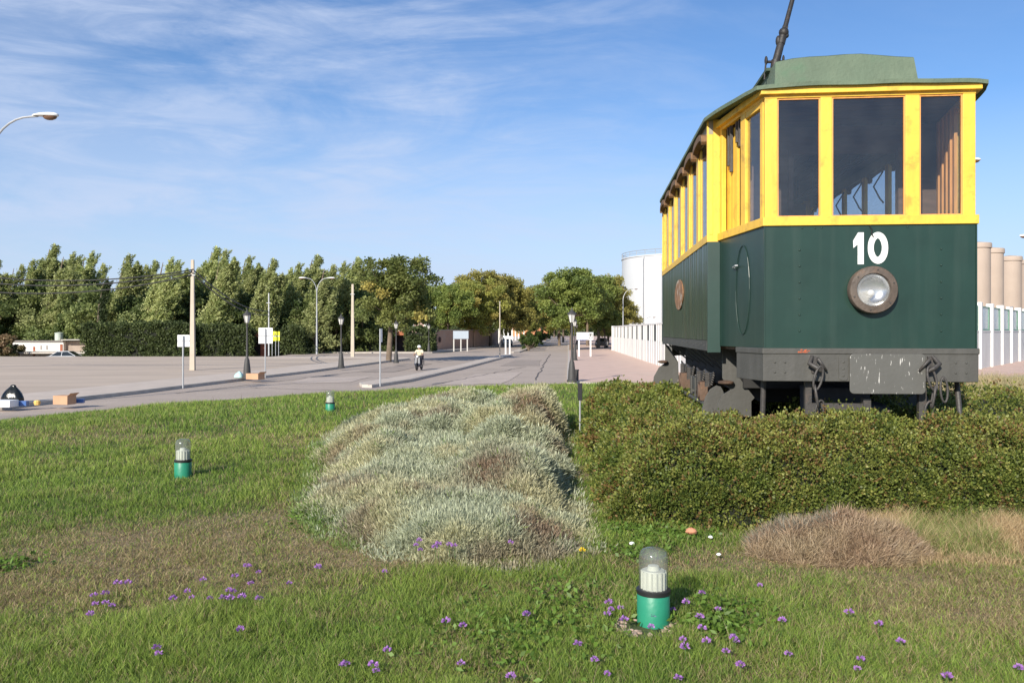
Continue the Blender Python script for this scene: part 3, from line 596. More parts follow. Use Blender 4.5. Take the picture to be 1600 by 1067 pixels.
C = C*(0.72+0.56*rng.rand(n))[:, None]*(0.82+0.36*fbm(x, d, 2.2, 140))[:, None]
lean = np.clip(0.25+0.5*rng.rand(n)+0.25*dry, 0, 0.95)
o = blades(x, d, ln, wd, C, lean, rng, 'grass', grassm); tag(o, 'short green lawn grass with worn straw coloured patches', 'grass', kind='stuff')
# straw and tall pale grass beside the brown shrub, and behind the tram on the right
n = 64000
x = rng.uniform(2.2, 6.2, n); y = rng.uniform(5.55, 6.75, n)+0.15*vnoise(x, x, 0.4, 6); hgt = sst(2.1, 3.0, x)*sst(5.45, 6.1, y)*(0.35+0.65*vnoise(x, y, 0.25, 131))
k = (rng.rand(n) < 0.25+hgt); x, y, hgt = x[k], y[k], hgt[k]; n = len(x)
w = rng.rand(n, 1); grn = (fbm(x, y, 0.5, 135) > 0.5)[:, None]*(rng.rand(n, 1) < 0.6); C = np.array([0.70, 0.56, 0.32])*(1-w)+np.array([0.50, 0.35, 0.20])*w; C = np.where(grn, np.array([0.28, 0.34, 0.10]), C)*(0.7+0.6*rng.rand(n, 1))
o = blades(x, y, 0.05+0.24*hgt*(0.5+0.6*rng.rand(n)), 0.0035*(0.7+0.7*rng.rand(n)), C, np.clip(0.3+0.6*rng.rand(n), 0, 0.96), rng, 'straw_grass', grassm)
tag(o, 'tangled dry straw grass standing in front of the hedge', 'grass', kind='stuff')
n = 30000; x = rng.uniform(6.0, 15.5, n); y = rng.uniform(12.0, 27.0, n); k = np.hypot(x-CX, y-CY) < RR-0.5; x, y = x[k], y[k]; n = len(x)
w = fbm(x, y, 1.2, 150)[:, None]; C = (np.array([0.34, 0.38, 0.13])*(1-w)+np.array([0.60, 0.42, 0.28])*w)*(0.7+0.6*rng.rand(n, 1))
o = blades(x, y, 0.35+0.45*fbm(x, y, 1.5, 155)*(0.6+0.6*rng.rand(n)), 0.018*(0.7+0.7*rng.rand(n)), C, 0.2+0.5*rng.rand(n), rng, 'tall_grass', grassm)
tag(o, 'tall seeding grass on the mound behind the tram', 'grass', kind='stuff')
# a scatter of long straw stalks in the lawn
n = 420; x = rng.uniform(-9, 5, n); y = 3.6+rng.rand(n)**1.4*20; k = (bed_h(x, y) < 0.05) & (hedge_h(x, y) < 0.05) & (np.hypot(x-CX, y-CY) < RR-0.3) & ~((x > 1) & (y > 6.8)); x, y = x[k], y[k]; n = len(x)
o = blades(x, y, 0.10+0.16*rng.rand(n), 0.003*np.clip(y/6, 1, 3), np.tile(np.array([0.42, 0.34, 0.20]), (n, 1))*(0.7+0.5*rng.rand(n, 1)), 0.1+0.7*rng.rand(n), rng, 'straw_stalks', grassm)
tag(o, 'pale dry stalks standing singly out of the lawn', 'grass', kind='stuff')
# broad-leaved weeds low in the lawn
spots = [(-3.45, 5.6, 0.24, 260), (0.05, 4.35, 0.55, 900), (1.15, 4.45, 0.22, 520), (1.25, 4.75, 0.3, 380), (0.25, 4.9, 0.5, 420), (-1.55, 7.0, 0.35, 420), (-1.9, 8.6, 0.3, 300), (0.9, 5.9, 0.3, 420), (1.25, 6.45, 0.3, 420), (-2.2, 10.2, 0.3, 260), (1.0, 6.6, 0.25, 300)]
Pw, Dw, Cw, Sw, Lw = [], [], [], [], []
for (a, b, r_, k_) in spots:
    q = rng.normal(size=(k_, 2))*r_*0.5; x_ = a+q[:, 0]; y_ = b+q[:, 1]; z_ = lawn_z(x_, y_)+rng.rand(k_)*0.05
    Pw.append(np.stack([x_, y_, z_], 1)); Dw.append(unit(rng.normal(size=(k_, 3))*np.array([1, 1, 0.4])+np.array([0, 0, 0.45])))
    Cw.append(np.array([0.13, 0.22, 0.035])*(0.7+0.6*rng.rand(k_, 1))); Sw.append(0.007+0.006*rng.rand(k_)); Lw.append(0.025+0.025*rng.rand(k_))
V, T, Cc = leaf_quads(np.concatenate(Pw), np.concatenate(Dw), np.concatenate(Sw), np.concatenate(Lw), np.concatenate(Cw), rng)
o = tri_mesh('weeds', V, T, Cc, leafnear, quads=True); tag(o, 'low broad-leaved weeds growing in the lawn and along the beds', 'weeds', kind='stuff')

# ------------------------------------------------------------------ the tram (local: x across, y back along it, z = height over the road)
tram = empty('tram', (3.396, 7.91, 1.0), 'old green and yellow tram numbered 10 standing on the hedged mound', 'tram', R(-5.32))
def tb(mb, name, m, parent=None, **k):
    o = mb.build(name, m, parent or tram, **k)
    return o
LT = 8.4; ZS = 2.612; ZA = 2.69; ZB = 3.832
rot = lambda x, y, z: (-x, LT-y, z)
vp = [(-1.2, 1.3), (-0.97, 0.0), (0.97, 0.0), (1.2, 1.3)]
def expand(poly, e): return [(poly[0][0]-e, poly[0][1]), (poly[1][0]-e*0.9, poly[1][1]-e), (poly[2][0]+e*0.9, poly[2][1]-e), (poly[3][0]+e, poly[3][1])]
def side_pt(s, t): return Vector((s*(0.97+0.23*t), 1.3*t))
for end in (0, 1):
    X_ = (lambda mb: mb) if end == 0 else (lambda mb: mb.xf(rot))
    # green apron panel
    pan = tb(X_(MB().ring(vp, 0.04, 1.43, ZS)), 'front_panel' if end == 0 else 'rear_panel', green, bevel=0.006)
    for s_ in (-1, 1): tb(X_(MB().box(*sorted((s_*0.966, s_*0.978)), -0.008, 0.01, 1.43, ZS-0.01)), 'corner_strip', green)
    if end == 0:
        rv = MB()
        for xx in (-0.645, 0.655):
            for k in range(6): rv.ellipsoid((xx, -0.002, 1.60+k*0.155), (0.011, 0.009, 0.011), 8, 5)
        for xx in (-0.62, -0.5, -0.44, 0.35): rv.ellipsoid((xx, -0.002, 2.585), (0.009, 0.008, 0.009), 8, 5)
        tb(rv, 'rivets', green)
    # yellow sill, header, cornice, corner posts and mullions
    fr = MB().ring(expand(vp, 0.022), 0.07, ZS-0.006, ZA)
    fr.ring(expand(vp, 0.001), 0.058, ZB, 3.88); fr.ring(expand(vp, 0.045), 0.05, 3.862, 3.925)
    for (a, b) in ((-0.968, -0.852), (-0.447, -0.342), (0.335, 0.462), (0.856, 0.968)): fr.box(a, b, 0.004, 0.06, ZA-0.01, ZB+0.01)
    fo = tb(X_(fr), 'window_frame', yellow, bevel=0.004)
    for s in (-1, 1):
        sd = MB()
        def sl_(t0, t1, z0, z1, th=0.05, inset=0.0):
            a, b = side_pt(s, t0), side_pt(s, t1); n_ = Vector((-s, 0.18)).normalized(); a = a+n_*inset; b = b+n_*inset; return sd.prism([a, b, b+n_*th, a+n_*th], z0, z1)
        sl_(0.045, 0.10, ZA-0.01, ZB+0.01, inset=0.004); sl_(0.40, 0.50, ZA-0.01, ZB+0.01, inset=0.002); sl_(0.94, 0.998, ZA-0.01, ZB+0.01, inset=0.002)
        sl_(0.10, 0.40, ZB-0.06, ZB+0.005, inset=0.006)
        tb(X_(sd), 'side_post', yellow, bevel=0.003)
        g = MB(); a, b = side_pt(s, 0.10), side_pt(s, 0.40); n_ = Vector((-s, 0.18)).normalized()*0.03; g.prism([a+n_, b+n_, b+n_*1.15, a+n_*1.15], ZA, ZB-0.05)
        tb(X_(g), 'side_glass', tramgl)
        if s == 1:     # slatted inside of the closed folding door on the far side
            w_ = MB()
            for k in range(9):
                t0 = 0.36+k*0.066; a, b = side_pt(s, t0), side_pt(s, t0+0.058); n2 = Vector((-s, 0.18)).normalized(); i_ = 0.05+0.02*(k % 2); w_.prism([a+n2*i_, b+n2*i_, b+n2*(i_+0.03), a+n2*(i_+0.03)], 1.46, 3.83)
            tb(X_(w_), 'folding_door', woodm)
        else:
            w_ = MB()      # door leaf folded back, seen through the opening
            for k in range(3):
                t0 = 0.72+k*0.085; a, b = side_pt(s, t0), side_pt(s, t0+0.07); n2 = Vector((-s, 0.18)).normalized(); w_.prism([a+n2*0.07, b+n2*0.07, b+n2*0.10, a+n2*0.10], ZA-0.05, 3.80)
            tb(X_(w_), 'folding_door', yellow if end == 0 else woodm)
            h_ = MB()
            for t0, dz in ((0.60, 0.28), (0.66, 0.22), (0.80, 0.5), (0.86, 0.42)):
                p = side_pt(s, t0); h_.box(p.x+0.03, p.x+0.06, p.y, p.y+0.05, 3.83-dz, 3.83)
            tb(X_(h_), 'hanging_strap', iron)
    for (a, b) in ((-0.852, -0.447), (-0.342, 0.335), (0.462, 0.856)):
        gw = tb(X_(MB().box(a, b, 0.030, 0.034, ZA, ZB)), 'windscreen', tramgl)
        bead = MB()
        for (u0, u1, w0, w1) in ((a, a+0.014, ZA, ZB), (b-0.014, b, ZA, ZB), (a+0.014, b-0.014, ZA, ZA+0.014), (a+0.014, b-0.014, ZB-0.014, ZB)): bead.box(u0, u1, 0.014, 0.029, w0, w1)
        tb(X_(bead), 'glazing_bead', woodm, gw)
    # grey bumper beam
    bp = [(-1.13, 0.55), (-0.975, 0.0), (0.975, 0.0), (1.13, 0.55)]
    bm = MB().ring(expand(bp, 0.012), 0.06, 1.118, 1.385).ring(expand(bp, 0.022), 0.07, 1.38, 1.435)
    bu = tb(X_(bm), 'bumper', grey, bevel=0.006)
    if end == 0:
        rv = MB()
        for cx_ in (-0.83, 0.83):
            for dx in (-0.047, 0.047):
                for dz in (1.205, 1.30): rv.ellipsoid((cx_+dx, -0.012, dz), (0.012, 0.010, 0.010), 8, 5)
        for k in range(3): rv.ellipsoid((-0.243, -0.014, 1.175+k*0.065), (0.017, 0.013, 0.013), 8, 5)
        tb(rv, 'rivets', grey, bu)
        pl = [(-0.185, 1.39)]; 
        def rrect(x0, x1, z0, z1, r, n=5):
            P = []
            for (cx_, cz_, a0) in ((x1-r, z0+r, -90), (x1-r, z1-r, 0), (x0+r, z1-r, 90), (x0+r, z0+r, 180)):
                for i in range(n+1): a = R(a0+90*i/n); P.append((cx_+r*math.cos(a), cz_+r*math.sin(a)))
            return P
        tb(MB().plate(rrect(-0.19, 0.50, 1.005, 1.383, 0.04), -0.042, -0.024), 'coupler_plate', greyplate, bevel=0.004)
        tb(MB().plate(rrect(-0.285, -0.20, 1.13, 1.375, 0.03), -0.020, -0.010), 'bracket', grey)
    # floor, ceiling, partition inside
    if end == 0:
        rg_ = random.Random(5); rp_ = MB()
        for k in range(9): rp_.ellipsoid((-0.66+0.10*rg_.random(), -0.0235, 1.392+0.028*rg_.random()), (0.012*rg_.uniform(0.5, 1.3), 0.0015, 0.006*rg_.uniform(0.6, 1.4)), 8, 5)
        tb(rp_, 'rust_patch', mat('orange_rust', (0.42, 0.10, 0.04), 0.9, 0.3, 40), bu)
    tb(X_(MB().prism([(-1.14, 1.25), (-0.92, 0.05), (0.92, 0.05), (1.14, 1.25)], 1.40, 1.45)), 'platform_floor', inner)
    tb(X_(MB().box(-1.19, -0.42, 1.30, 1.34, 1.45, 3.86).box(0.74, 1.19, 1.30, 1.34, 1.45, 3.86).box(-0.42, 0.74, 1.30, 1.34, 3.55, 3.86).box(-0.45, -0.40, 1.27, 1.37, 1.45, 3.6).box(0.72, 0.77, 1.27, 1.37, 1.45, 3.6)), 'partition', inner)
    ctl = MB().lathe([(0.13, 1.45), (0.13, 2.45), (0.15, 2.47), (0.15, 2.52), (0.02, 2.56)], 20, (-0.55, 0.28, 0)); tb(X_(ctl), 'controller', iron, smooth=True)
# number
def numeral(u, v): return (0.006+(u-435)/7.11*0.00610, 2.385-(v-275)/7.11*0.00610)
one = MB().plate([numeral(*p) for p in ((255, 190), (308, 100), (368, 100), (368, 452), (303, 452), (303, 232), (257, 272))], -0.006, 0.002)
o = tb(one, 'numeral', numeralm)
zero = MB(); n_ = 40; vo, vi = [], []
for k in range(n_):
    a = 2*math.pi*k/n_; c_, s_ = math.cos(a), math.sin(a); vo.append(numeral(520+108*c_, 273-176*math.copysign(abs(s_)**0.92, s_)))
    vi.append(numeral(518+44*math.copysign(abs(c_)**1.25, c_), 270-103*s_))
vs = [(p[0], y, p[1]) for y in (-0.006, 0.002) for p in vo]+[(p[0], y, p[1]) for y in (-0.006, 0.002) for p in vi]; fs = []
for k in range(n_):
    j = (k+1) % n_; fs += [(k, j, 2*n_+j, 2*n_+k), (j, k, n_+k, n_+j), (2*n_+k, 2*n_+j, 3*n_+j, 3*n_+k)]
zero.add(vs, fs); tb(zero, 'numeral', numeralm)
tb(MB().tube([(0.0, -0.008, 2.605), (0.022, -0.012, 2.56), (0.018, -0.010, 2.53), (0.035, -0.010, 2.49)], 0.006, 6), 'cable_stub', black)
# headlight
hl = tb(MB().lathe([(0.185, 0.0), (0.222, 0.02), (0.224, 0.085), (0.215, 0.10), (0.158, 0.108), (0.150, 0.09), (0.150, 0.05)], 48, (0.012, -0.0, 1.985), 'y', cap=False), 'headlight', rimm, smooth=True)
refl = mat('reflector', (0.75, 0.75, 0.74), 0.22, 0.1, 20, metal=0.85)
tb(MB().lathe([(0.152, 0.07), (0.13, 0.035), (0.09, 0.012), (0.03, 0.003), (0.001, 0.002)], 32, (0.012, 0, 1.985), 'y', cap=False), 'reflector', refl, hl, smooth='all')
tb(MB().ellipsoid((0.0, -0.045, 1.955), (0.034, 0.034, 0.034)).lathe([(0.018, 0), (0.018, 0.05)], 12, (0.0, 0, 1.93), 'y'), 'bulb', whitep, hl, smooth='all')
tb(MB().lathe([(0.153, 0.088), (0.10, 0.097), (0.05, 0.101), (0.001, 0.102)], 40, (0.012, 0, 1.985), 'y', cap=False), 'lens', lensgl, hl, smooth='all')
scr = MB()
for k in range(6): a = R(20+60*k); scr.ellipsoid((0.012+0.19*math.cos(a), -0.106, 1.985+0.19*math.sin(a)), (0.009, 0.006, 0.009), 8, 5)
tb(scr, 'screws', iron, hl)
# saloon body
bw = 1.32; Y0, Y1 = 1.34, LT-1.34
for s in (-1, 1):
    pk = MB(); ny_ = 40
    for k in range(ny_):
        ya = Y0+(Y1-Y0)*k/ny_; yb = Y0+(Y1-Y0)*(k+1)/ny_-0.006; w1 = bw+0.004*((k*7) % 3); sx = sorted
        x_o, x_b = s*w1, s*(w1-0.035)
        vs = [(x_o, ya, 1.495), (x_o, yb, 1.495), (s*(w1-0.035), yb, 1.495), (s*(w1-0.035), ya, 1.495), (x_o, ya, ZS-0.02), (x_o, yb, ZS-0.02), (x_b, yb, ZS-0.02), (x_b, ya, ZS-0.02)]
        pk.add(vs, [(0, 1, 2, 3), (4, 7, 6, 5), (0, 4, 5, 1), (1, 5, 6, 2), (2, 6, 7, 3), (3, 7, 4, 0)])
    pk.box(*sorted((s*(bw-0.05), s*(bw-0.033))), Y0, Y1, 1.495, ZS-0.02)
    tb(pk, 'side_planks', greenside)
    for q_ in (0, 1):
        e_ = MB().box(*sorted((s*1.15, s*1.335)), 1.301, 1.336, ZS-0.015, 3.965)
        if q_: e_.xf(lambda x, y, z: (x, LT-y, z))
        tb(e_, 'end_board', yellow)
    st_ = MB().prism([(s*1.19, 1.285), (s*1.33, 1.30), (s*1.33, 1.338), (s*1.19, 1.338)], 1.36, ZS-0.015); tb(st_, 'end_panel', green)
    tb(st_.__class__().prism([(s*1.19, LT-1.285), (s*1.33, LT-1.30), (s*1.33, LT-1.338), (s*1.19, LT-1.338)], 1.36, ZS-0.015), 'end_panel', green)
    fr = MB().box(*sorted((s*(bw-0.045), s*(bw+0.016))), Y0-0.04, Y1+0.04, ZS-0.018, ZA-0.01)
    nw = 6; pitch = (Y1-Y0)/nw
    for k in range(nw+1):
        yc = Y0+pitch*k; fr.box(*sorted((s*(bw-0.05), s*(bw-0.002))), max(Y0-0.045, yc-(0.10 if s < 0 else 0.06)), min(Y1+0.045, yc+(0.10 if s < 0 else 0.06)), ZA-0.012, 3.80)
        for q in (-0.16, 0.16):
            if Y0 < yc+q < Y1 and s < 0: fr.box(*sorted((s*(bw-0.045), s*(bw-0.02))), yc+q-0.03, yc+q+0.03, ZA-0.012, 3.80)
    tb(fr, 'side_frame', yellow, bevel=0.004)
    tb(MB().box(*sorted((s*(bw-0.05), s*(bw-0.004))), Y0-0.045, Y1+0.045, 3.80, 3.975), 'letterboard', letterm)
    for k in range(nw):
        ya, yb = Y0+pitch*k+(0.19 if s < 0 else 0.06), Y0+pitch*(k+1)-(0.19 if s < 0 else 0.06)
        g = tb(MB().box(*sorted((s*(bw-0.034), s*(bw-0.030))), ya, yb, ZA-0.01, 3.80), 'window', tramgl)
        hd = MB(); n_ = 10; prof = []
        ym, yw = (ya+yb)/2, (yb-ya)/2+0.12
        up_ = [(ym+yw*math.cos(math.pi*(1-i/n_)), 3.745+0.13*math.sin(math.pi*i/n_)**0.6) for i in range(n_+1)]
        lo_ = [(ym+(yw-0.03)*math.cos(math.pi*i/n_), 3.715+0.085*math.sin(math.pi*i/n_)**0.6) for i in range(n_+1)]
        hd.sideplate(up_+lo_, *sorted((s*(bw-0.01), s*(bw+0.065)))); tb(hd, 'window_hood', hoodm)
    # grey sole bar
    sb = MB().box(*sorted((s*(bw-0.06), s*(bw+0.008))), Y0+0.04, Y1-0.04, 1.375, 1.49); sb = tb(sb, 'sole_bar', grey)
    rv = MB()
    for k in range(22): rv.ellipsoid((s*(bw+0.008), Y0+0.25+k*0.245, 1.43+0.02*(k % 2)), (0.008, 0.011, 0.011), 6, 4)
    tb(rv, 'rivets', grey, sb)
    for k in range(7): yy = Y0+0.6+k*0.75; br = MB().add([(s*1.27, yy, 1.375), (s*1.27, yy+0.035, 1.375), (s*0.95, yy+0.035, 1.12), (s*0.95, yy, 1.12), (s*1.27, yy, 1.345), (s*1.27, yy+0.035, 1.345), (s*0.95, yy+0.035, 1.09), (s*0.95, yy, 1.09)], [(0, 1, 2, 3), (7, 6, 5, 4), (0, 3, 7, 4), (1, 5, 6, 2), (0, 4, 5, 1), (3, 2, 6, 7)]); tb(br, 'bracket', grey)
# emblem plaque on the left side
pq = MB(); pq.sideplate([(4.25+0.55*math.cos(2*math.pi*k/28), 2.13+0.22*math.sin(2*math.pi*k/28)) for k in range(28)], -bw-0.02, -bw-0.008)
tb(pq, 'emblem', mat('worn_emblem', (0.30, 0.15, 0.07), 0.7, 0.5, 9, spot=(0.55, 0.48, 0.38), spot_amt=0.95, spot_scale=7, spot_edge=0.03))
# grab handle loops on the vestibule side
gh = MB(); P = []
for k in range(25):
    a = 2*math.pi*k/24; t0 = 0.44+0.15*math.cos(a)*1.0; zz = 2.02+0.46*math.sin(a); p = side_pt(-1, t0); P.append((p.x-0.006, p.y, zz))
gh.tube(P, 0.004, 6); tb(gh, 'moulding', green)
p = side_pt(-1, 0.58); tb(MB().tube([(p.x-0.005, p.y-0.10, 2.28), (p.x-0.03, p.y-0.09, 2.28), (p.x-0.032, p.y+0.06, 2.27), (p.x-0.005, p.y+0.07, 2.27)], 0.008, 8), 'door_handle', galv, smooth=True)
# main floor and ceiling lining
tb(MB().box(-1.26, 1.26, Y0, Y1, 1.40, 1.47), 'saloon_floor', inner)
# roof
def roof_half(y):
    d_ = min(y, LT-y); t = max(0, min(1, (d_+0.09)/1.35)); return 1.055+(1.375-1.055)*(t**0.85)
def roof_edge(y):
    d_ = min(y, LT-y); return 3.935+0.035*float(sst(-0.1, 1.3, d_))
def roof_crown(y):
    d_ = min(y, LT-y); return 0.010+0.12*float(sst(0.1, 1.5, d_))
ysr = np.concatenate([np.linspace(-0.085, 1.5, 14), np.linspace(1.7, LT-1.7, 12), np.linspace(LT-1.5, LT+0.085, 14)]); nu = 23
vt, vb = [], []
for yy in ysr:
    for k in range(nu):
        u = -1+2*k/(nu-1); z = roof_edge(yy)+roof_crown(yy)*(1-abs(u)**2.4)-0.012*abs(u)**6+0.003*math.sin(9*u+5*yy); x_ = u*roof_half(yy)
        cut = 0.03*abs(u)**10 if (yy < 0.1 or yy > LT-0.1) else 0
        yy2 = yy+cut if yy < 1 else yy-cut
        vt.append((x_, yy2, z+0.016)); vb.append((x_, yy2, z-0.022))
m_ = len(ysr); q_ = m_*nu; fs = []
for i in range(m_-1):
    for k in range(nu-1):
        a = i*nu+k; fs += [(a, a+1, a+nu+1, a+nu), (q_+a+nu, q_+a+nu+1, q_+a+1, q_+a)]
for i in range(m_-1): a = i*nu; fs += [(a, a+nu, q_+a+nu, q_+a)]; a = i*nu+nu-1; fs += [(a+nu, a, q_+a, q_+a+nu)]
for k in range(nu-1): a = k; fs += [(a+1, a, q_+a, q_+a+1)]; a = (m_-1)*nu+k; fs += [(a, a+1, q_+a+1, q_+a)]
tb(MB().add(vt+vb, fs), 'roof', feltm, smooth=True)
# dark ceiling boards just under the roof
cb_ = MB()
for k in range(18):
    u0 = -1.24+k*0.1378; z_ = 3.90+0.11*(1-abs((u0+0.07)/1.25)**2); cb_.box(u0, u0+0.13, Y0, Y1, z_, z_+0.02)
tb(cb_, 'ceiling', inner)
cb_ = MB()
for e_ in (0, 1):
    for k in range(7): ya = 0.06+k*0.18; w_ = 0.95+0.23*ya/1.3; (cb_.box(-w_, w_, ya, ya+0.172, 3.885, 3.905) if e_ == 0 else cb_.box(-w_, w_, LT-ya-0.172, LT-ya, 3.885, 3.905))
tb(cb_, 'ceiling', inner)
rl = MB()
for s in (-1, 1):
    rl.tube([(s*0.55, Y0, 3.62), (s*0.55, Y1, 3.62)], 0.016, 8)
    for k in range(7):
        yy = Y0+0.25+k*0.85; rl.tube([(s*1.24, yy, 3.72), (s*1.12, yy, 3.52), (s*1.2, yy, 3.36), (s*1.25, yy, 3.30)], 0.011, 6); rl.tube([(s*0.55, yy, 3.62), (s*0.55, yy, 3.92)], 0.008, 6)
tb(rl, 'hand_rail', iron)
# clerestory on the roof
hw, cy0, cy1 = 0.70, 0.72, LT-0.72; vs = []; nn = 17
def cl_top(u): return 4.425+0.055*(1-abs(u)**1.8)+0.006*math.sin(7*u)
rows = []
for (yy, kind) in ((cy0-0.03, 'b'), (cy0+0.06, 't'), (cy1-0.06, 't'), (cy1+0.03, 'b')):
    for k in range(nn):
        u = -1+2*k/(nn-1)
        if kind == 'b': vs.append((u*(hw+0.035), yy, 4.02))
        else: vs.append((u*hw, yy, cl_top(u)))
fs = [(i*nn+k, i*nn+k+1, (i+1)*nn+k+1, (i+1)*nn+k) for i in range(3) for k in range(nn-1)]
fs += [(0, nn, 2*nn, 3*nn), (nn-1, 4*nn-1, 3*nn-1, 2*nn-1)]
tb(MB().add(vs, fs), 'clerestory', feltm)
lip = MB()
for s_ in (-1, 1): lip.box(*sorted((s_*(hw-0.01), s_*(hw+0.045))), cy0+0.30, cy1, cl_top(1)-0.02, cl_top(1)+0.012)
lip.add([(-hw, cy0+0.075, cl_top(1)-0.01)]+[(-hw+2*hw*k/8, cy0+0.075, cl_top(-1+k/4)+0.010) for k in range(9)]+[(hw, cy0+0.075, cl_top(1)-0.01)], [tuple(range(11))])
tb(lip, 'clerestory_edge', mat('dark_felt_edge', (0.05, 0.075, 0.05), 0.9, 0.3, 6))
# trolley pole on its base at the left of the roof
tp = empty('trolley', (0, 0, 0), None, None); tp.parent = tram; tp.location = (0, 0, 0)
bx_, by_ = -0.62, 1.15
def tp_add(mb, name, m, **k): o = mb.build(name, m, tp, **k); return o
tp_add(MB().tube([(bx_-0.01, by_, 4.45), (bx_+0.005, by_, 4.56)], 0.05, 12).tube([(bx_-0.09, by_, 4.545), (bx_+0.08, by_, 4.545)], 0.016, 8).ellipsoid((bx_-0.10, by_, 4.56), (0.018, 0.03, 0.05)).ellipsoid((bx_+0.085, by_, 4.575), (0.013, 0.025, 0.04)).tube([(bx_-0.10, by_, 4.56), (bx_-0.115, by_-0.03, 4.46), (bx_-0.125, by_-0.04, 4.34)], 0.010, 6).tube([(bx_-0.02, by_, 4.54), (bx_-0.06, by_, 4.42)], 0.012, 6), 'pole_base', ironblack, smooth=True)
top = (bx_+0.33, by_+0.15, 5.75)
def along(t, dx=0): return (bx_+0.33*t+dx, by_+0.15*t, 4.52+1.19*t)
tp_add(MB().tube([along(0.0), along(0.32), along(0.34), along(1.0)], [0.044, 0.038, 0.027, 0.022], 12), 'boom', ironblack, smooth=True)
tp_add(MB().ellipsoid(along(0.30), (0.055, 0.055, 0.055)).ellipsoid(along(0.22, -0.035), (0.03, 0.035, 0.06)).ellipsoid(along(0.27, 0.035), (0.03, 0.03, 0.03)).tube([along(0.19), along(0.26)], 0.045, 12).tube([along(0.34, 0.03), along(0.35, -0.03)], 0.024, 10), 'swivel', ironblack, smooth=True)
# couplings and chains on the bumper
for (cx_, fl) in ((-0.515, 1), (0.545, -1)):
    cp = tb(MB().box(cx_-0.022, cx_+0.022, -0.035, -0.010, 1.20, 1.36).tube([(cx_-0.02*fl, -0.03, 1.36), (cx_-0.06*fl, -0.09, 1.29), (cx_, -0.11, 1.25), (cx_+0.05*fl, -0.09, 1.22)], [0.016, 0.022, 0.024, 0.016], 10), 'coupling_hook', iron, smooth=True)
    ch = MB(); rz_ = Matrix.Rotation(R(14*fl), 3, 'Y')
    ch.tube([(cx_+0.02*fl, -0.08, 1.34), (cx_+0.11*fl, -0.05, 1.22)], [0.018, 0.010], 8)
    ch.chainlink((cx_+0.015*fl, -0.11, 1.155), 0.042, 0.115, 0.0125, rz_ @ Matrix.Rotation(R(18), 3, 'Z'))
    ch.chainlink((cx_+0.0, -0.10, 0.985), 0.036, 0.105, 0.0125, Matrix.Rotation(R(-9*fl), 3, 'Y') @ Matrix.Rotation(R(80), 3, 'Z'))
    ch.chainlink((cx_+0.035*fl, -0.09, 0.86), 0.040, 0.085, 0.012, Matrix.Rotation(R(10), 3, 'Y') @ Matrix.Rotation(R(10), 3, 'Z'))
    tb(ch, 'chain', iron, cp, smooth='all')
tb(MB().chainlink((0.645, -0.09, 1.05), 0.032, 0.115, 0.0125, Matrix.Rotation(R(-3), 3, 'Y')), 'chain_link', iron, smooth='all')
# posts and bars hanging under the platform
tb(MB().box(-0.56, -0.50, 0.12, 0.18, 0.50, 1.12), 'hanger', iron); tb(MB().box(0.50, 0.57, 0.12, 0.18, 0.50, 1.12), 'hanger', iron)
tb(MB().box(-0.50, 0.02, 0.12, 0.17, 0.79, 0.90).box(-0.02, 0.05, 0.10, 0.19, 0.83, 0.95), 'cross_bar', iron)
tb(MB().tube([(-0.93, 0.25, 1.12), (-0.935, 0.30, 0.55)], 0.026, 10), 'hanger_rod', iron); tb(MB().tube([(0.90, 0.25, 1.12), (0.87, 0.10, 0.75), (0.88, 0.10, 0.5)], 0.024, 10), 'hanger_rod', iron)
tb(MB().box(-0.95, -0.80, 1.7, 6.8, 0.90, 1.38).box(0.80, 0.95, 1.7, 6.8, 0.90, 1.38).box(-0.9, 0.9, 0.35, 0.5, 1.15, 1.39).box(-0.9, 0.9, 1.5, 1.65, 0.95, 1.39).box(-0.9, 0.9, 4.1, 4.3, 0.95, 1.39).box(-0.60, 0.60, 2.0, 6.2, 0.75, 1.32), 'chassis', darkm)
tb(MB().box(-0.3, 0.3, 0.9, 1.4, 0.72, 1.0).tube([(-0.1, 0.5, 0.78), (0.3, 0.45, 0.80), (0.35, 0.9, 0.8)], 0.06, 10).box(0.02, 0.22, 0.35, 0.6, 0.66, 0.86), 'coupler', mat('oily_iron', (0.05, 0.055, 0.07), 0.6, 0.3, 10), bevel=0.01)
# guard plates in front of and behind the wheels (outline in x,z)
def gp(u, v, dd): xw = px(1010+u/7.62, 520+v/7.62, dd); loc = tram.matrix_world; return xw
def loc_xz(u, v, yl):     # pixel -> tram local x,z at local depth yl
    a = R(-5.32); sx, cx_ = math.sin(a), math.cos(a); pxx = 1010+u/7.62; k = (pxx-800)/F
    # world = root + x*(cos,sin) + y*(-sin,cos)
    x_ = (k*(7.91+yl*cx_)-3.396+yl*sx)/(cx_-k*sx); d_ = 7.91+yl*cx_+x_*sx; return (x_, CZ-1.0+(517-(520+v/7.62))/F*d_)
A_ = [(905, 215), (930, 150), (1075, 345), (1080, 500), (1290, 772), (1250, 815), (1252, 1000), (835, 1000), (845, 860), (900, 740), (1000, 680), (905, 540)]
B_ = [(835, 625), (885, 640), (930, 715), (1010, 690), (1010, 1010), (655, 1010), (665, 900), (700, 770), (760, 670)]
C_ = [(222, 130), (262, 150), (380, 350), (385, 520), (365, 610), (80, 600), (90, 520), (150, 410), (235, 350), (222, 330)]
a_ = MB().plate([loc_xz(u, v, 1.55) for u, v in A_], 1.55, 1.575); tb(a_, 'guard_plate', grey, bevel=0.003)
b_ = MB().plate([loc_xz(u, v, 1.78) for u, v in B_], 1.78, 1.80); tb(b_, 'guard_plate', grey, bevel=0.003)
c_ = MB().plate([loc_xz(u, v, 6.85) for u, v in C_], 6.85, 6.875); tb(c_, 'guard_plate', grey, bevel=0.003)
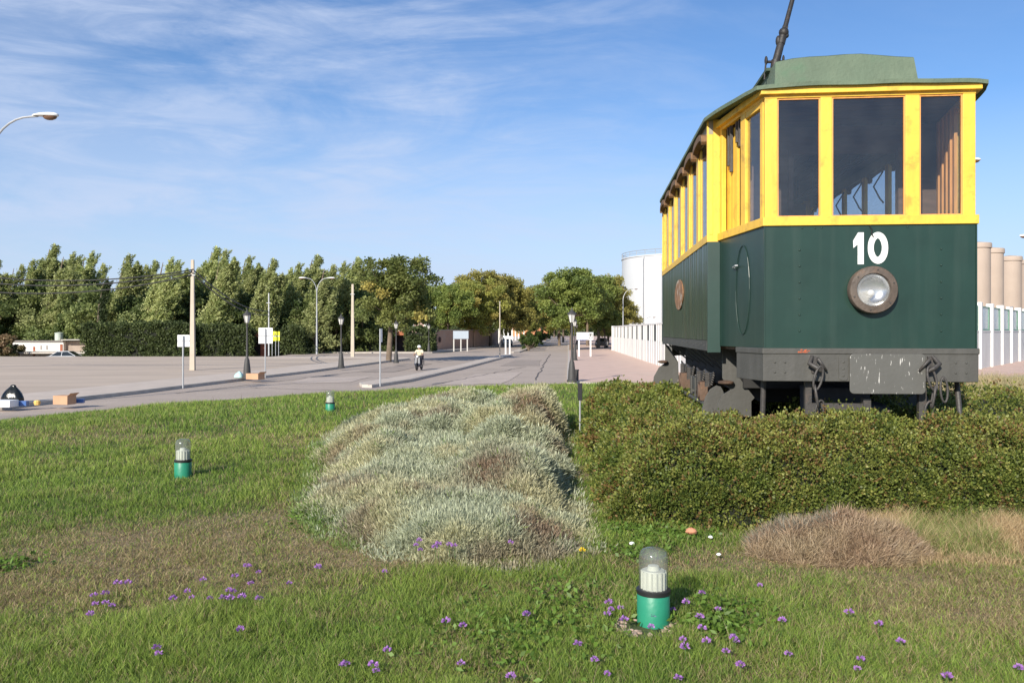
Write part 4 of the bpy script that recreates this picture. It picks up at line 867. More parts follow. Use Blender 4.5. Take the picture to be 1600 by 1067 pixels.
rp = Vector((*loc_xz(945, 600, 1.50),)); tb(MB().lathe([(0.03, -0.02), (0.085, 0.0), (0.09, 0.02), (0.03, 0.035)], 16, (rp.x, 1.50, rp.y)), 'guard_step', rust, smooth=True)
rp = Vector((*loc_xz(195, 350, 6.80),)); tb(MB().lathe([(0.03, -0.02), (0.085, 0.0), (0.09, 0.02), (0.03, 0.035)], 16, (rp.x, 6.80, rp.y)), 'guard_step', rust, smooth=True)
# same guards mirrored on the far side
for s_, y_ in ((1, 1.55), (1, 6.85)):
    q = MB().plate([(-p[0], p[1]) for p in ([loc_xz(u, v, 1.55) for u, v in A_])], y_, y_+0.025); tb(q, 'guard_plate', grey)
# running gear
for yy in (3.05, 5.35):
    for s in (-1, 1):
        wh = MB().lathe([(0.05, -0.06), (0.36, -0.05), (0.38, -0.06), (0.385, 0.05), (0.42, 0.052), (0.42, 0.075), (0.10, 0.07)], 32, (s*0.72, yy, 0.52), 'x'); tb(wh, 'wheel', darkm, smooth=True)
        ab = MB().box(*sorted((s*1.0, s*1.2)), yy-0.12, yy+0.12, 0.68, 0.93).lathe([(0.10, -0.02), (0.10, 0.05)], 16, (s*1.2, yy, 0.80), 'x'); tb(ab, 'axle_box', rust, bevel=0.012)
    tb(MB().tube([(-1.0, yy, 0.52), (1.0, yy, 0.52)], 0.06, 12), 'axle', darkm)
for s in (-1, 1):
    tb(MB().box(*sorted((s*1.02, s*1.10)), 2.3, 6.1, 0.60, 0.67).box(*sorted((s*1.03, s*1.09)), 3.5, 3.56, 0.64, 1.02).box(*sorted((s*1.03, s*1.09)), 4.85, 4.91, 0.64, 1.02).box(*sorted((s*1.00, s*1.13)), 3.75, 4.6, 0.74, 0.93).box(*sorted((s*1.13, s*1.15)), 3.9, 3.96, 0.66, 0.93).box(*sorted((s*1.13, s*1.15)), 4.35, 4.41, 0.66, 0.93), 'truck_frame', grey, bevel=0.006)
    for (yc, zc_) in ((2.75, 1.02), (3.6, 1.0), (4.75, 1.0), (5.65, 1.02)):
        lf = MB()
        for k in range(6):
            hw_ = 0.40-0.045*k; z_ = zc_+0.028-0.031*k; lf.tube([(s*1.1, yc-hw_, z_+0.035), (s*1.1, yc-hw_/2, z_+0.008), (s*1.1, yc, z_), (s*1.1, yc+hw_/2, z_+0.008), (s*1.1, yc+hw_, z_+0.035)], [0.017]*5, 6)
            lf.box(*sorted((s*1.05, s*1.16)), yc-0.035, yc+0.035, z_-0.014, z_+0.014)
        tb(lf, 'leaf_spring', iron)
    tb(MB().tube([(s*1.16, 2.3, 0.66), (s*1.16, 5.9, 0.62)], 0.03, 10), 'brake_rod', grey, smooth=True)

# ------------------------------------------------------------------ lawn bollard lamps
def bollard(loc, label):
    r = empty('bollard_lamp', loc, label, 'bollard lamp', random.Random(int(loc[0]*100)).random()*6, 'bollard lamps standing in the lawn')
    MB().lathe([(0.088, -0.04), (0.090, 0.0), (0.090, 0.165), (0.086, 0.17)], 32).build('base', teal, r, smooth=True)
    MB().lathe([(0.085, 0.165), (0.093, 0.168), (0.094, 0.190), (0.085, 0.194)], 32).build('collar', black, r, smooth=True)
    MB().lathe([(0.079, 0.192), (0.080, 0.28), (0.079, 0.365), (0.074, 0.392), (0.060, 0.407), (0.035, 0.416), (0.001, 0.419)], 32, cap=False).build('glass', lampgl, r, smooth='all')
    c = MB().lathe([(0.064, 0.19), (0.064, 0.290), (0.060, 0.295)], 24)
    for k in range(16): a = 2*math.pi*k/16; c.box(0.066*math.cos(a)-0.004, 0.066*math.cos(a)+0.004, 0.066*math.sin(a)-0.004, 0.066*math.sin(a)+0.004, 0.19, 0.290)
    c.lathe([(0.034, 0.29), (0.034, 0.302), (0.03, 0.318), (0.004, 0.322)], 16)
    c.build('lamp_holder', whitep, r, smooth=True)
    return r
for (bx1, by1, dd, lb) in ((1021, 972, 4.57, 'green and glass bollard lamp nearest the big hedge, with bare earth at its foot'),
                           (286, 748, 9.1, 'green and glass bollard lamp standing alone in the open lawn'),
                           (516, 655, 16.4, 'smallest green bollard lamp, near the road edge behind the silvery shrubs')):
    X1 = (bx1-800)/F*dd; bollard((X1, dd, float(lawn_z(X1, dd))), lb)
# pebbly bare patch at the first bollard
rg = random.Random(4)
mb = MB()
for k in range(150):
    a = rg.uniform(0, 2*math.pi); r_ = 0.10+0.11*rg.random(); x_ = 0.72+r_*math.cos(a)*1.1; y_ = 4.52+r_*math.sin(a)*0.9; s_ = rg.uniform(0.006, 0.018)
    mb.ellipsoid((x_, y_, float(lawn_z(x_, y_))+s_*0.2), (s_, s_*rg.uniform(0.7, 1.2), s_*0.6), 7, 5)
tag(mb.build('gravel', mat('pink_gravel', (0.38, 0.28, 0.22), 0.9, 0.4, 30)), 'pinkish pebbles and mortar crumbs round the foot of the near bollard', 'gravel', kind='stuff')
# small litter in the grass
def pebble(name, x, y, s, m, label, cat, group=None):
    q = MB().ellipsoid((0, 0, 0), (s, s*0.8, s*0.6), 9, 6); r_ = random.Random(int(x*977+y)); q.v = [(v[0]*r_.uniform(0.8, 1.2), v[1]*r_.uniform(0.8, 1.2), v[2]*r_.uniform(0.8, 1.2)) for v in q.v]
    X1, Y1_ = gx(x, y, 1.03); return tag(q.build(name, m, loc=(X1, Y1_, float(lawn_z(X1, Y1_))+s*0.9+0.03), smooth=True), label, cat, group)
pebble('stone', 1080, 838, 0.045, mat('orange_tile', (0.56, 0.25, 0.14), 0.9, 0.2, 20), 'orange broken tile lump at the foot of the hedge', 'stone')
pebble('stone', 987, 852, 0.018, whitep, 'small white pebble left above the nearest bollard lamp', 'stone')
pebble('stone', 1110, 842, 0.018, whitep, 'small white pebble just to the right of the orange tile', 'stone')
pebble('stone', 1123, 869, 0.016, whitep, 'small white pebble lowest of the three by the hedge', 'stone')
pebble('stone', 811, 862, 0.016, whitep, 'small white pebble at the front edge of the silvery shrubs', 'stone')
# ------------------------------------------------------------------ flowers
def flower_mesh(petal_m, seed):
    rg = np.random.RandomState(seed); h = 0.055
    st_ = MB().tube([(0, 0, -0.02), (0.004, 0.002, h*0.5), (0, 0, h)], 0.0016, 5)
    Pf, Df = [], []
    for k in range(46):
        v = rg.normal(size=3); v[2] = abs(v[2])*0.7; v /= np.linalg.norm(v); Pf.append(np.array([0, 0, h])+v*0.010); Df.append(v)
    return st_, np.array(Pf), np.array(Df), rg
def make_flower(petal_m, seed, label, group, size=1.0):
    st_, Pf, Df, rg = flower_mesh(petal_m, seed); r = empty('flower', (0, 0, 0), label, 'flower', group=group)
    st_.build('stem', stemm, r); n = len(Pf)
    V, T, _ = leaf_quads(Pf, Df, np.full(n, 0.0034*size), 0.0115*size*(0.8+0.4*rg.rand(n)), np.zeros((n, 3)), rg)
    tri_mesh('bloom', V, T, None, petal_m, r, quads=True); return r
FL = [('small purple flower in the dried band of lawn at the left', 'purple flowers in the dried lawn band',
       [(147,930),(149,944),(141,959),(165,929),(165,943),(175,945),(184,914),(200,912),(293,923),(300,931),(270,937),(317,906),(328,933),(349,937),(358,923),(365,923),(378,936),(405,936),(392,911),(404,892),(367,902),(385,884),(452,910),(497,888),(375,984),(389,884),(360,938)]),
      ('small purple flower in the green grass along the bottom of the lawn', 'purple flowers in the green grass in front',
       [(245,1013),(248,1021),(535,1036),(583,1041),(605,1016),(601,891),(697,973),(723,978),(720,1035),(823,963),(903,1008),(929,1030),(949,1050),(798,1060),(540,1037),(588,1046)]),
      ('small purple flower growing close round the nearest bollard lamp', 'purple flowers round the near bollard lamp',
       [(951,944),(949,960),(970,949),(975,972),(1020,962),(1017,979),(1051,950),(1072,943),(1097,926),(1122,950),(1093,966),(1097,982),(1067,998),(1070,1014),(1104,1003),(1134,1017),(1150,999),(1157,1041),(1060,1060),(955,950),(1146,1000)]),
      ('small purple flower in the straw coloured grass below the hedge', 'purple flowers in the straw coloured grass',
       [(1222,970),(1232,1020),(1327,960),(1373,976),(1345,1029),(1340,1042),(1407,1005),(1592,1043),(1187,913),(1480,1060),(1478,800)]),
      ('small purple flower at the front edge of the silvery shrubs', 'purple flowers at the silvery shrubs',
       [(655,845),(657,858),(685,853),(702,852),(798,847),(650,850),(680,856),(710,853)])]
k_ = 0; protos = [make_flower(purple, 20+i, 'x', 'x', 1.15) for i in range(3)]; used = [False]*3
for lb, grp, pts in FL:
    for (u, v) in pts:
        if (u, v) == (1478, 800): continue
        zt = 1.06
        if 'shrubs' in lb: zt = 1.16
        X1, Y1_ = gx(u, v, zt); base = zt-0.055
        i = k_ % 3; k_ += 1; s_ = 0.85+0.4*((k_*37) % 10)/10
        if used[i]: c = copy_tree(protos[i], (X1, Y1_, base), k_*1.3, (s_,)*3, lb, grp)
        else: c = protos[i]; used[i] = True; c.location = (X1, Y1_, base); c['label'] = lb; c['group'] = grp
X1, Y1_ = gx(910, 861, 1.08); f_ = make_flower(mat('yellow_petal', (0.75, 0.55, 0.02), 0.6, 0.1, 50), 5, 'single yellow flower at the right front corner of the silvery shrubs', None, 1.5); f_.location = (X1, Y1_, 1.03)
# short marker post between the shrubs and the hedge
mp = empty('marker_post', (1.03, 12.6, 0.95), 'thin grey post with a black head between silvery shrubs and hedge', 'post')
MB().tube([(0, 0, 0), (0, 0, 0.62)], 0.014, 8).build('post', galv, mp); MB().box(-0.035, 0.035, -0.02, 0.02, 0.60, 0.86).build('head', black, mp, bevel=0.005)
# ------------------------------------------------------------------ street furniture
def lantern(loc, label, group, s=1.0):
    r = empty('street_lamp', loc, label, 'street lamp', group=group)
    MB().lathe([(0.24, 0), (0.24, 0.10), (0.20, 0.14), (0.17, 0.55), (0.12, 0.95), (0.10, 1.0), (0.075, 1.05), (0.055, 1.3), (0.045, 2.2), (0.04, 2.72), (0.075, 2.76), (0.04, 2.80), (0.035, 2.88)], 16).build('post', lanternm, r, smooth=True)
    ln = MB().lathe([(0.10, 2.88), (0.19, 3.26), (0.19, 3.27)], 6).build('lantern', frost, r)
    fr = MB()
    for k in range(6): a = 2*math.pi*k/6; fr.tube([(0.105*math.cos(a), 0.105*math.sin(a), 2.87), (0.198*math.cos(a), 0.198*math.sin(a), 3.28)], 0.012, 5)
    fr.lathe([(0.23, 3.27), (0.20, 3.33), (0.09, 3.42), (0.04, 3.50), (0.02, 3.58), (0.001, 3.62)], 12); fr.build('lantern_frame', lanternm, r); return r
lp = lantern((*gx(386, 591, 0.138), 0.138), 'black cast iron lantern post beside the litter bags and cardboard on the left pavement', 'cast iron lantern posts')
def lcopy(x, y, lb, zt=0.138, sc_=1.0): return copy_tree(lp, (*gx(x, y, zt), zt), 0.4, (sc_,)*3, lb, 'cast iron lantern posts')
lcopy(533, 575, 'black cast iron lantern post halfway along the left pavement, clear of trees')
lcopy(619, 567, 'black cast iron lantern post beside the leaning trunk at the pavement corner', sc_=0.92)
lcopy(670, 549.5, 'distant cast iron lantern post before the pink brick wall', 0.12, 0.95)
lcopy(893.5, 597, 'nearest black lantern post on the pink pavement kerb', 0.128)
lcopy(898, 563, 'second black lantern post in the row along the pink pavement', 0.128)
lcopy(901, 546, 'third black lantern post in the row along the pink pavement', 0.128)
lcopy(902.5, 538, 'farthest black lantern post in the row along the pink pavement', 0.128)
# cabinet beside the first right-hand post and a thin sign rod
X1, Y1_ = gx(899.5, 595, 0.128); cbx = empty('cabinet', (X1, Y1_, 0.128), 'dark metal cabinet box against the nearest lantern post on the pink pavement', 'cabinet')
MB().box(-0.14, 0.14, -0.12, 0.12, 0, 0.52).build('body', lanternm, cbx, bevel=0.01); MB().box(-0.16, 0.16, -0.14, 0.14, 0.52, 0.56).build('lid', lanternm, cbx)
# street lights with curved arms
def curved_light(loc, rz, h, reach, label, hs=1.0, twin=False, m=galv):
    r = empty('street_light', loc, label, 'street light', rz)
    MB().lathe([(0.11, 0), (0.10, 1.2), (0.07, h*0.6), (0.05, h-1.6)], 12).build('pole', m, r, smooth=True)
    for s in ((1, -1) if twin else (1,)):
        P = [(0, 0, h-1.65)]+[(s*reach*(1-math.cos(a)), 0, h-1.65+1.6*math.sin(a)) for a in np.linspace(0.12, math.pi/2, 9)]
        P.append((s*(reach+0.25*hs), 0, h-0.03)); MB().tube(P, [0.05]*3+[0.036]*(len(P)-3), 8).build('arm', m, r, smooth=True)
        x0 = s*(reach+0.05)
        hd = MB().ellipsoid((0, 0, 0), (0.46*hs, 0.17*hs, 0.10*hs), 16, 8); hd.v = [(v[0]+x0+s*0.45*hs, v[1], max(v[2], -0.03)*(0.55+0.75*(0.5+0.5*s*v[0]/(0.46*hs)))+h) for v in hd.v]
        ho = hd.build('lamp_head', whitep, r, smooth='all')
        MB().ellipsoid((x0+s*0.60*hs, 0, h-0.04*hs), (0.24*hs, 0.14*hs, 0.13*hs), 14, 7).build('lens', amber, ho, smooth='all')
    return r
curved_light((-17.6, 28, 0.13), 0.0, 9.85-0.13, 1.40, 'tall street light at the upper left edge with amber lens')
c = curved_light((15.75, 31.0, 0.13), 0.0, 8.85, 1.0, 'street light mostly hidden behind the tram, only its amber head showing', 0.75)
curved_light((38.0, 56, 0.13), math.pi, 9.0-0.13, 2.9, 'street light over the white wall beside the beige silos')
curved_light((*gx(495, 553.5, 0.12), 0.12), 0.05, 8.1, 0.95, 'double-armed street light before the dark hedge', twin=True)
X1 = (973.5-800)/F*112; curved_light((X1, 112, 0.1), 0.1, 8.2, 1.2, 'street light standing in front of the big white tank', 0.9)
X1 = (1003-800)/F*100; curved_light((X1, 100, 0.1), 0.2, 4.2, 1.0, 'short street light rising just behind the white panel fence', 0.8)
# concrete utility poles and cables
def cpole(x, y, top, label, r0=0.16, r1=0.09, m=concrete, z=0.13):
    X1, Y1_ = gx(x, y, z); h = CZ+(517-top)/F*Y1_-z; r = empty('utility_pole', (X1, Y1_, z), label, 'utility pole')
    mb = MB(); n = 4; mb.add([(-r0, -r0*.8, 0), (r0, -r0*.8, 0), (r0, r0*.8, 0), (-r0, r0*.8, 0), (-r1, -r1*.8, h), (r1, -r1*.8, h), (r1, r1*.8, h), (-r1, r1*.8, h)], [(0, 3, 2, 1), (4, 5, 6, 7), (0, 1, 5, 4), (1, 2, 6, 5), (2, 3, 7, 6), (3, 0, 4, 7)])
    mb.build('pole', m, r, bevel=0.02); MB().box(-0.2, 0.2, -0.13, -0.02, h-1.0, h-0.94).build('bracket', galv, r); return r, h
up, uh = cpole(301, 578.5, 406, 'pale concrete utility pole carrying the cables at the plaza'); upl = up.location
cpole(551, 557.5, 444, 'pale concrete pole right of the double-armed light', 0.17, 0.10)
tpz = gx(420, 556, 0.1); t2, _ = cpole(420, 556, 458, 'thin dark pole behind the blank white sign where the cables end', 0.07, 0.05, galv)
offp = copy_tree(up, (-39.2, 49, 0.13), 0.2, None, 'pale concrete utility pole beyond the left end of the cables')
def cable(p, q, sag, label, r=0.042):
    P = [Vector(p).lerp(Vector(q), t)-Vector((0, 0, 4*sag*t*(1-t))) for t in np.linspace(0, 1, 25)]
    tag(MB().tube(P, r, 6).build('overhead_cable', black, smooth='all'), label, 'cable', 'overhead cables on the utility poles')
tp_ = Vector((upl.x, upl.y-0.1, 0)); lf_ = Vector((-39.2, 48.9, 0))
cable(tp_+Vector((0, 0, 6.42)), lf_+Vector((0, 0, 7.3)), 1.15, 'topmost of the three cables sagging left from the utility pole')
cable(tp_+Vector((0, 0, 6.30)), lf_+Vector((0, 0, 6.95)), 1.25, 'middle of the three cables sagging left from the utility pole')
cable(tp_+Vector((0, 0, 6.10)), lf_+Vector((0, 0, 6.35)), 1.35, 'lowest of the three cables sagging left from the utility pole')
e_ = Vector((tpz[0], tpz[1], 0)); cable(tp_+Vector((0.05, 0, 6.45)), e_+Vector((0, 0, 4.6)), 0.75, 'upper cable running right from the utility pole to the thin pole'); cable(tp_+Vector((0.05, 0, 6.2)), e_+Vector((0, 0, 4.2)), 0.8, 'lower cable running right from the utility pole to the thin pole')
# plain signs
def sign(x, y, z, w, h, zt, label, m=whitep, posts=(0,), rz=0.0, back=True, thick=0.03, pr=0.035, pm=None):
    X1, Y1_ = gx(x, y, z); r = empty('sign', (X1, Y1_, z), label, 'sign', rz); pm = pm or galv
    b = MB().box(-w/2, w/2, 0.05, 0.05+thick, zt-h, zt).build('plate', m, r, bevel=0.004)
    for p in posts: MB().tube([(p*w, 0, 0), (p*w, 0, zt-0.04 if back else zt-h+0.02)], pr, 10).build('post', pm, r, smooth=True)
    MB().box(-w/2, w/2, 0.036, 0.048, zt-h*0.55, zt-h*0.45).build('rail', galv, r)
    return r
D_ = lambda y, z=0.138: (CZ-z)*F/(y-517)
d_ = D_(606.5); sign(286, 606.5, 0.138, 19/F*d_, 18.5/F*d_, (CZ+(517-523.3)/F*d_)-0.138, 'blank white sign back on a single post left of the concrete pole')
d_ = D_(590.5); sign(414.5, 590.5, 0.138, 22/F*d_, 24.5/F*d_, (CZ+(517-512.2)/F*d_)-0.138, 'larger blank white sign back on a post beside the yellow sign')
d_ = D_(556, 0.1); sg = sign(430, 556, 0.1, 13.5/F*d_, 14.5/F*d_, (CZ+(517-518)/F*d_)-0.1, 'bright yellow sign on three thin posts at the hedge', yellowsign, (-0.35, 0.05, 0.4), back=False, pm=galv)
MB().box(-0.08, 0.02, 0.036, 0.049, 2.05, 2.3).box(-0.16, 0.14, 0.036, 0.049, 2.0, 2.05).build('symbol', lanternm, sg)
d_ = D_(603.5); X1, Y1_ = gx(594, 603.5, 0.146); r = empty('sign_post', (X1, Y1_, 0.146), 'tall thin post with an edge-on sign at the near tip of the median', 'sign post', R(0)); MB().tube([(0, 0, 0), (0, 0, 2.55)], 0.035, 10).build('post', galv, r, smooth=True); MB().box(-0.02, 0.02, 0.04, 0.50, 1.95, 2.55).build('plate', whitep, r)
X1, Y1_ = gx(781, 557, 0.146); r = empty('sign_post', (X1, Y1_, 0.146), 'tallest thin pole standing at the far end of the median', 'pole'); MB().tube([(0, 0, 0), (0, 0, 5.2)], [0.06, 0.045], 10).build('post', concrete, r, smooth=True); MB().lathe([(0.07, 5.2), (0.07, 5.26)], 10).build('cap', galv, r)
def panel(x, y, x0, x1, y0, y1, label, z, posts, m=whitep, pm=whitep):
    d_ = D_(y, z); w = (x1-x0)/F*d_; X1 = ((x0+x1)/2-800)/F*d_; r = empty('sign', (X1, d_, z), label, 'sign'); zt = CZ+(517-y0)/F*d_-z; zb = CZ+(517-y1)/F*d_-z
    MB().box(-w/2, w/2, 0, 0.05, zb, zt).build('plate', m, r, bevel=0.006)
    for p in posts: MB().box(p*w-0.07, p*w+0.07, 0.06, 0.16, 0, zb+0.3).build('post', pm, r)
    return r, w, zb, zt
sw, w, zb, zt = panel(914, 557, 901, 927, 519.3, 531, 'white information sign on two posts on the pink pavement', 0.128, (-0.36, 0.34))
txt = mat('sign_text_blue', (0.25, 0.28, 0.45), 0.6, 0.1, 5)
t_ = MB(); rg = random.Random(2)
for row in range(3):
    x_ = -w*0.44
    while x_ < w*0.16: l_ = rg.uniform(0.06, 0.16); t_.box(x_, x_+l_, -0.006, -0.001, zt-0.30-row*0.22, zt-0.22-row*0.22); x_ += l_+0.04
t_.build('text_rows', txt, sw)
t_ = MB(); a, b, c_, d2 = w*0.24, w*0.46, zb+0.14, zt-0.12; t_.box(a, b, -0.008, -0.001, c_, c_+0.05).box(a, b, -0.008, -0.001, d2-0.05, d2).box(a, a+0.05, -0.008, -0.001, c_+0.05, d2-0.05).box(b-0.05, b, -0.008, -0.001, c_+0.05, d2-0.05).box(a+0.2, b-0.16, -0.008, -0.001, c_+0.1, c_+0.35).box(a+0.1, a+0.24, -0.008, -0.001, c_+0.2, c_+0.42); t_.build('pictogram', lanternm, sw)
panel(718, 549, 708, 732, 517, 529.5, 'pale blue-grey sign board on two white posts before the pink wall', 0.12, (-0.46, 0.0, 0.42), mat('pale_blue_board', (0.36, 0.41, 0.46), 0.5, 0.05, 3), mat('pale_post', (0.5, 0.48, 0.44), 0.6, 0.05, 3))
panel(794, 553.5, 788, 802, 525, 529.5, 'small white arrow board at the far end of the median', 0.146, (-0.36, 0.1))
# ------------------------------------------------------------------ litter on the left pavement
z1 = 0.138
def blob(n, m, seed=0): return np.random.RandomState(seed)
def bag(name, x, y, w, h, m, label, seed):
    X1, Y1_ = gx(x, y, z1); rg = np.random.RandomState(seed); mb = MB().lathe([(0.001, 0), (0.42, 0.02), (0.5, 0.2), (0.42, 0.5), (0.25, 0.78), (0.10, 0.92), (0.12, 1.0), (0.001, 1.02)], 22, cap=False)
    V = np.array(mb.v); a = np.arctan2(V[:, 1], V[:, 0]); f = 1+0.13*np.sin(3*a+seed)+0.09*np.sin(7*a+V[:, 2]*9)+0.06*rg.normal(size=len(V)); mb.v = [(v[0]*k*w, v[1]*k*w*0.8, v[2]*h) for v, k in zip(V, f)]
    r = tag(mb.build(name, m, loc=(X1, Y1_, z1-0.01), smooth='all'), label, 'bag'); s = r.modifiers.new('s', 'SUBSURF'); s.levels = s.render_levels = 1; return r
bag('garbage_bag', 21, 629, 0.78, 0.62, bagm, 'knotted black garbage bag on the kerb at the left edge', 3)
bag('plastic_bag', 374, 590.5, 0.55, 0.36, cyanb, 'crumpled pale blue plastic bag at the foot of the lantern post', 5)
def carton(name, x, y, w, dd, h, m, label, rz, tiltx=0.0, dent=0.0, flap=True, cat='box'):
    X1, Y1_ = gx(x, y, z1); r = empty(name, (X1, Y1_, z1), label, cat, rz); b = MB().box(-w/2, w/2, -dd/2, dd/2, 0.0, h); b.build('body', m, r, bevel=0.012)
    if flap:
        MB().add([(w/2, -dd/2, h), (w/2, dd/2, h), (w/2+0.12, dd/2, h+0.09), (w/2+0.12, -dd/2, h+0.09), (w/2, -dd/2, h-0.006), (w/2, dd/2, h-0.006), (w/2+0.12, dd/2, h+0.084), (w/2+0.12, -dd/2, h+0.084)], [(0, 3, 2, 1), (4, 5, 6, 7), (0, 1, 5, 4), (2, 3, 7, 6), (1, 2, 6, 5), (3, 0, 4, 7)]).build('flap', m, r)
    return r
carton('cardboard_box', 101, 631.5, 0.56, 0.42, 0.30, cardm, 'brown cardboard box tipped on the kerb near the black bag', R(-12))
carton('cardboard_box', 399, 592.5, 0.80, 0.5, 0.30, cardm, 'flattened cardboard box at the foot of the white sign post', R(-25))
carton('white_box', 5, 635.5, 0.75, 0.45, 0.22, whitep, 'white box in front of the black garbage bag', R(-4), flap=False)
carton('blue_packet', 33, 634, 0.40, 0.25, 0.16, bluep, 'crushed blue packet right of the white box', R(10), flap=False, cat='packet')
carton('blue_packet', 125, 629.5, 0.26, 0.2, 0.14, bluep, 'small grey-blue packet right of the tipped cardboard box', R(10), flap=False, cat='packet')
pb = MB().lathe([(0.001, 0), (0.09, 0.01), (0.11, 0.12), (0.07, 0.16), (0.001, 0.17)], 9, cap=False); X1, Y1_ = gx(58, 633, z1); tag(pb.build('food_wrapper', mat('yellow_wrapper', (0.75, 0.50, 0.15), 0.5, 0.3, 15), loc=(X1, Y1_, z1)), 'small yellow wrapper between the black bag and the cardboard box', 'wrapper')
# ------------------------------------------------------------------ vehicles
def make_car(name, loc, rz, m, label):
    r = empty(name, loc, label, 'car', rz); L_, W_ = 4.2, 1.7
    prof = [(-2.1, 0.28), (-2.12, 0.55), (-2.02, 0.78), (-1.85, 0.86), (-1.15, 0.92), (1.15, 0.93), (1.95, 0.86), (2.10, 0.62), (2.08, 0.28)]
    b = MB().plate(prof, -W_/2, W_/2); bo = b.build('body', m, r, bevel=0.07)
    top = [(-1.15, 0.91), (-0.45, 1.38), (0.75, 1.42), (1.6, 0.92)]
    vs = [(p[0], s*(0.80 if p[1] < 1 else 0.60), p[1]) for s in (-1, 1) for p in top]; MB().add(vs, [(0, 1, 2, 3), (7, 6, 5, 4), (0, 4, 5, 1), (1, 5, 6, 2), (2, 6, 7, 3)]).build('windows', carglass, r)
    MB().add([(-0.5, -0.62, 1.37), (0.8, -0.62, 1.405), (0.8, 0.62, 1.405), (-0.5, 0.62, 1.37), (-0.4, -0.56, 1.43), (0.7, -0.56, 1.455), (0.7, 0.56, 1.455), (-0.4, 0.56, 1.43)], [(0, 3, 2, 1), (4, 5, 6, 7), (0, 1, 5, 4), (1, 2, 6, 5), (2, 3, 7, 6), (3, 0, 4, 7)]).build('roof', m, r)
    pl = MB()
    for s in (-1, 1):
        for (xa, xb) in ((-1.15, -0.45), (0.1, 0.1), (1.6, 0.75)): pl.tube([(xa, s*0.81, 0.92), (xb, s*0.62, 1.38)], 0.035, 5)
    pl.build('pillars', m, r)
    for xx in (-1.3, 1.35):
        for s in (-1, 1):
            w_ = MB().lathe([(0.20, -0.03), (0.31, -0.02), (0.32, 0.1), (0.31, 0.2), (0.001, 0.2)], 20, (xx, s*0.86-0.0 if s < 0 else 0.68, 0.31), 'y')
            w_.v = [(v[0], v[1] if s > 0 else v[1]+0.18, v[2]) for v in w_.v]; wo = w_.build('wheel', black, r, smooth=True)
            MB().lathe([(0.001, 0), (0.19, 0.0), (0.2, 0.02), (0.001, 0.03)], 16, (xx, s*0.875+0.015*(s < 0), 0.31), 'y').build('hub', galv, wo)
    for s in (-1, 1): MB().ellipsoid((-2.03, s*0.6, 0.68), (0.09, 0.17, 0.08)).build('headlight', whitep, r); MB().ellipsoid((2.03, s*0.66, 0.70), (0.08, 0.12, 0.09)).build('tail_light', brickm, r)
    return r
make_car('parked_car', (px(100, 0, 93).x, 93, -1.10), 0.05, carwhite, 'silver white estate car parked before the low white building')
make_car('parked_car', (px(228, 0, 96).x, 96, -1.33), R(85), cardark, 'dark car at the foot of the long hedge beyond the plaza')
make_car('parked_car', (px(795, 0, 152).x-0.4, 150, 0), R(98), carwhite, 'pale car waiting on the road behind the arrow board')
make_car('parked_car', (px(838, 0, 240).x-1.0, 240, 0), R(98), cardark, 'dark car far down the avenue')
make_car('parked_car', (px(945, 0, 118).x, 122, 0.13), R(80), mat('brown_car_paint', (0.16, 0.12, 0.09), 0.3, 0.03, 2, coat=0.5), 'brownish car in the shade behind the information sign')
X1 = (345-800)/F*90; ct = empty('waste_container', (X1, 90, -0.95), 'grey waste container at the foot of the dark hedge', 'container')
MB().plate([(-0.85, 0.15), (-0.9, 1.05), (0.9, 1.05), (0.85, 0.15)], -0.5, 0.5).build('body', galv, ct, bevel=0.03); MB().plate([(-0.92, 1.05), (-0.7, 1.25), (0.7, 1.25), (0.92, 1.05)], -0.52, 0.52).build('lid', galv, ct)
MB().box(-0.8, -0.65, -0.45, 0.45, 0, 0.15).box(0.65, 0.8, -0.45, 0.45, 0, 0.15).build('feet', black, ct)
# ------------------------------------------------------------------ rider on a scooter
RX, RY = gx(655, 578.3, 0.0)
sct = empty('scooter', (RX, RY, 0), 'dark scooter ridden towards the camera on the left carriageway', 'scooter', R(-8))
for yy in (-0.62, 0.60):
    w_ = MB().lathe([(0.12, -0.05), (0.24, -0.045), (0.26, 0), (0.24, 0.045), (0.12, 0.05)], 20, (0, yy, 0.26), 'x'); w_.build('wheel', black, sct, smooth=True)
MB().add([(-0.10, -0.70, 0.30), (0.10, -0.70, 0.30), (0.20, -0.52, 0.45), (-0.20, -0.52, 0.45), (-0.17, -0.45, 0.88), (0.17, -0.45, 0.88), (-0.14, -0.36, 0.88), (0.14, -0.36, 0.88), (-0.20, -0.40, 0.30), (0.20, -0.40, 0.30)], [(0, 1, 2, 3), (3, 2, 5, 4), (4, 5, 7, 6), (6, 7, 9, 8), (0, 3, 4, 6, 8), (1, 9, 7, 5, 2), (0, 8, 9, 1)]).build('front_shield', cardark, sct, bevel=0.02)
MB().box(-0.17, 0.17, -0.42, 0.15, 0.24, 0.30).box(-0.16, 0.16, 0.12, 0.80, 0.34, 0.70).build('chassis', cardark, sct, bevel=0.05); MB().box(-0.14, 0.14, 0.05, 0.78, 0.70, 0.78).build('seat', black, sct, bevel=0.03)
MB().tube([(0, -0.62, 0.26), (0, -0.44, 0.92)], 0.03, 8).tube([(-0.33, -0.36, 1.0), (-0.1, -0.44, 0.95), (0.1, -0.44, 0.95), (0.33, -0.36, 1.0)], 0.017, 8).build('handlebar', iron, sct, smooth=True)
MB().ellipsoid((0, -0.50, 0.92), (0.09, 0.07, 0.08)).build('headlight', whitep, sct, smooth='all')
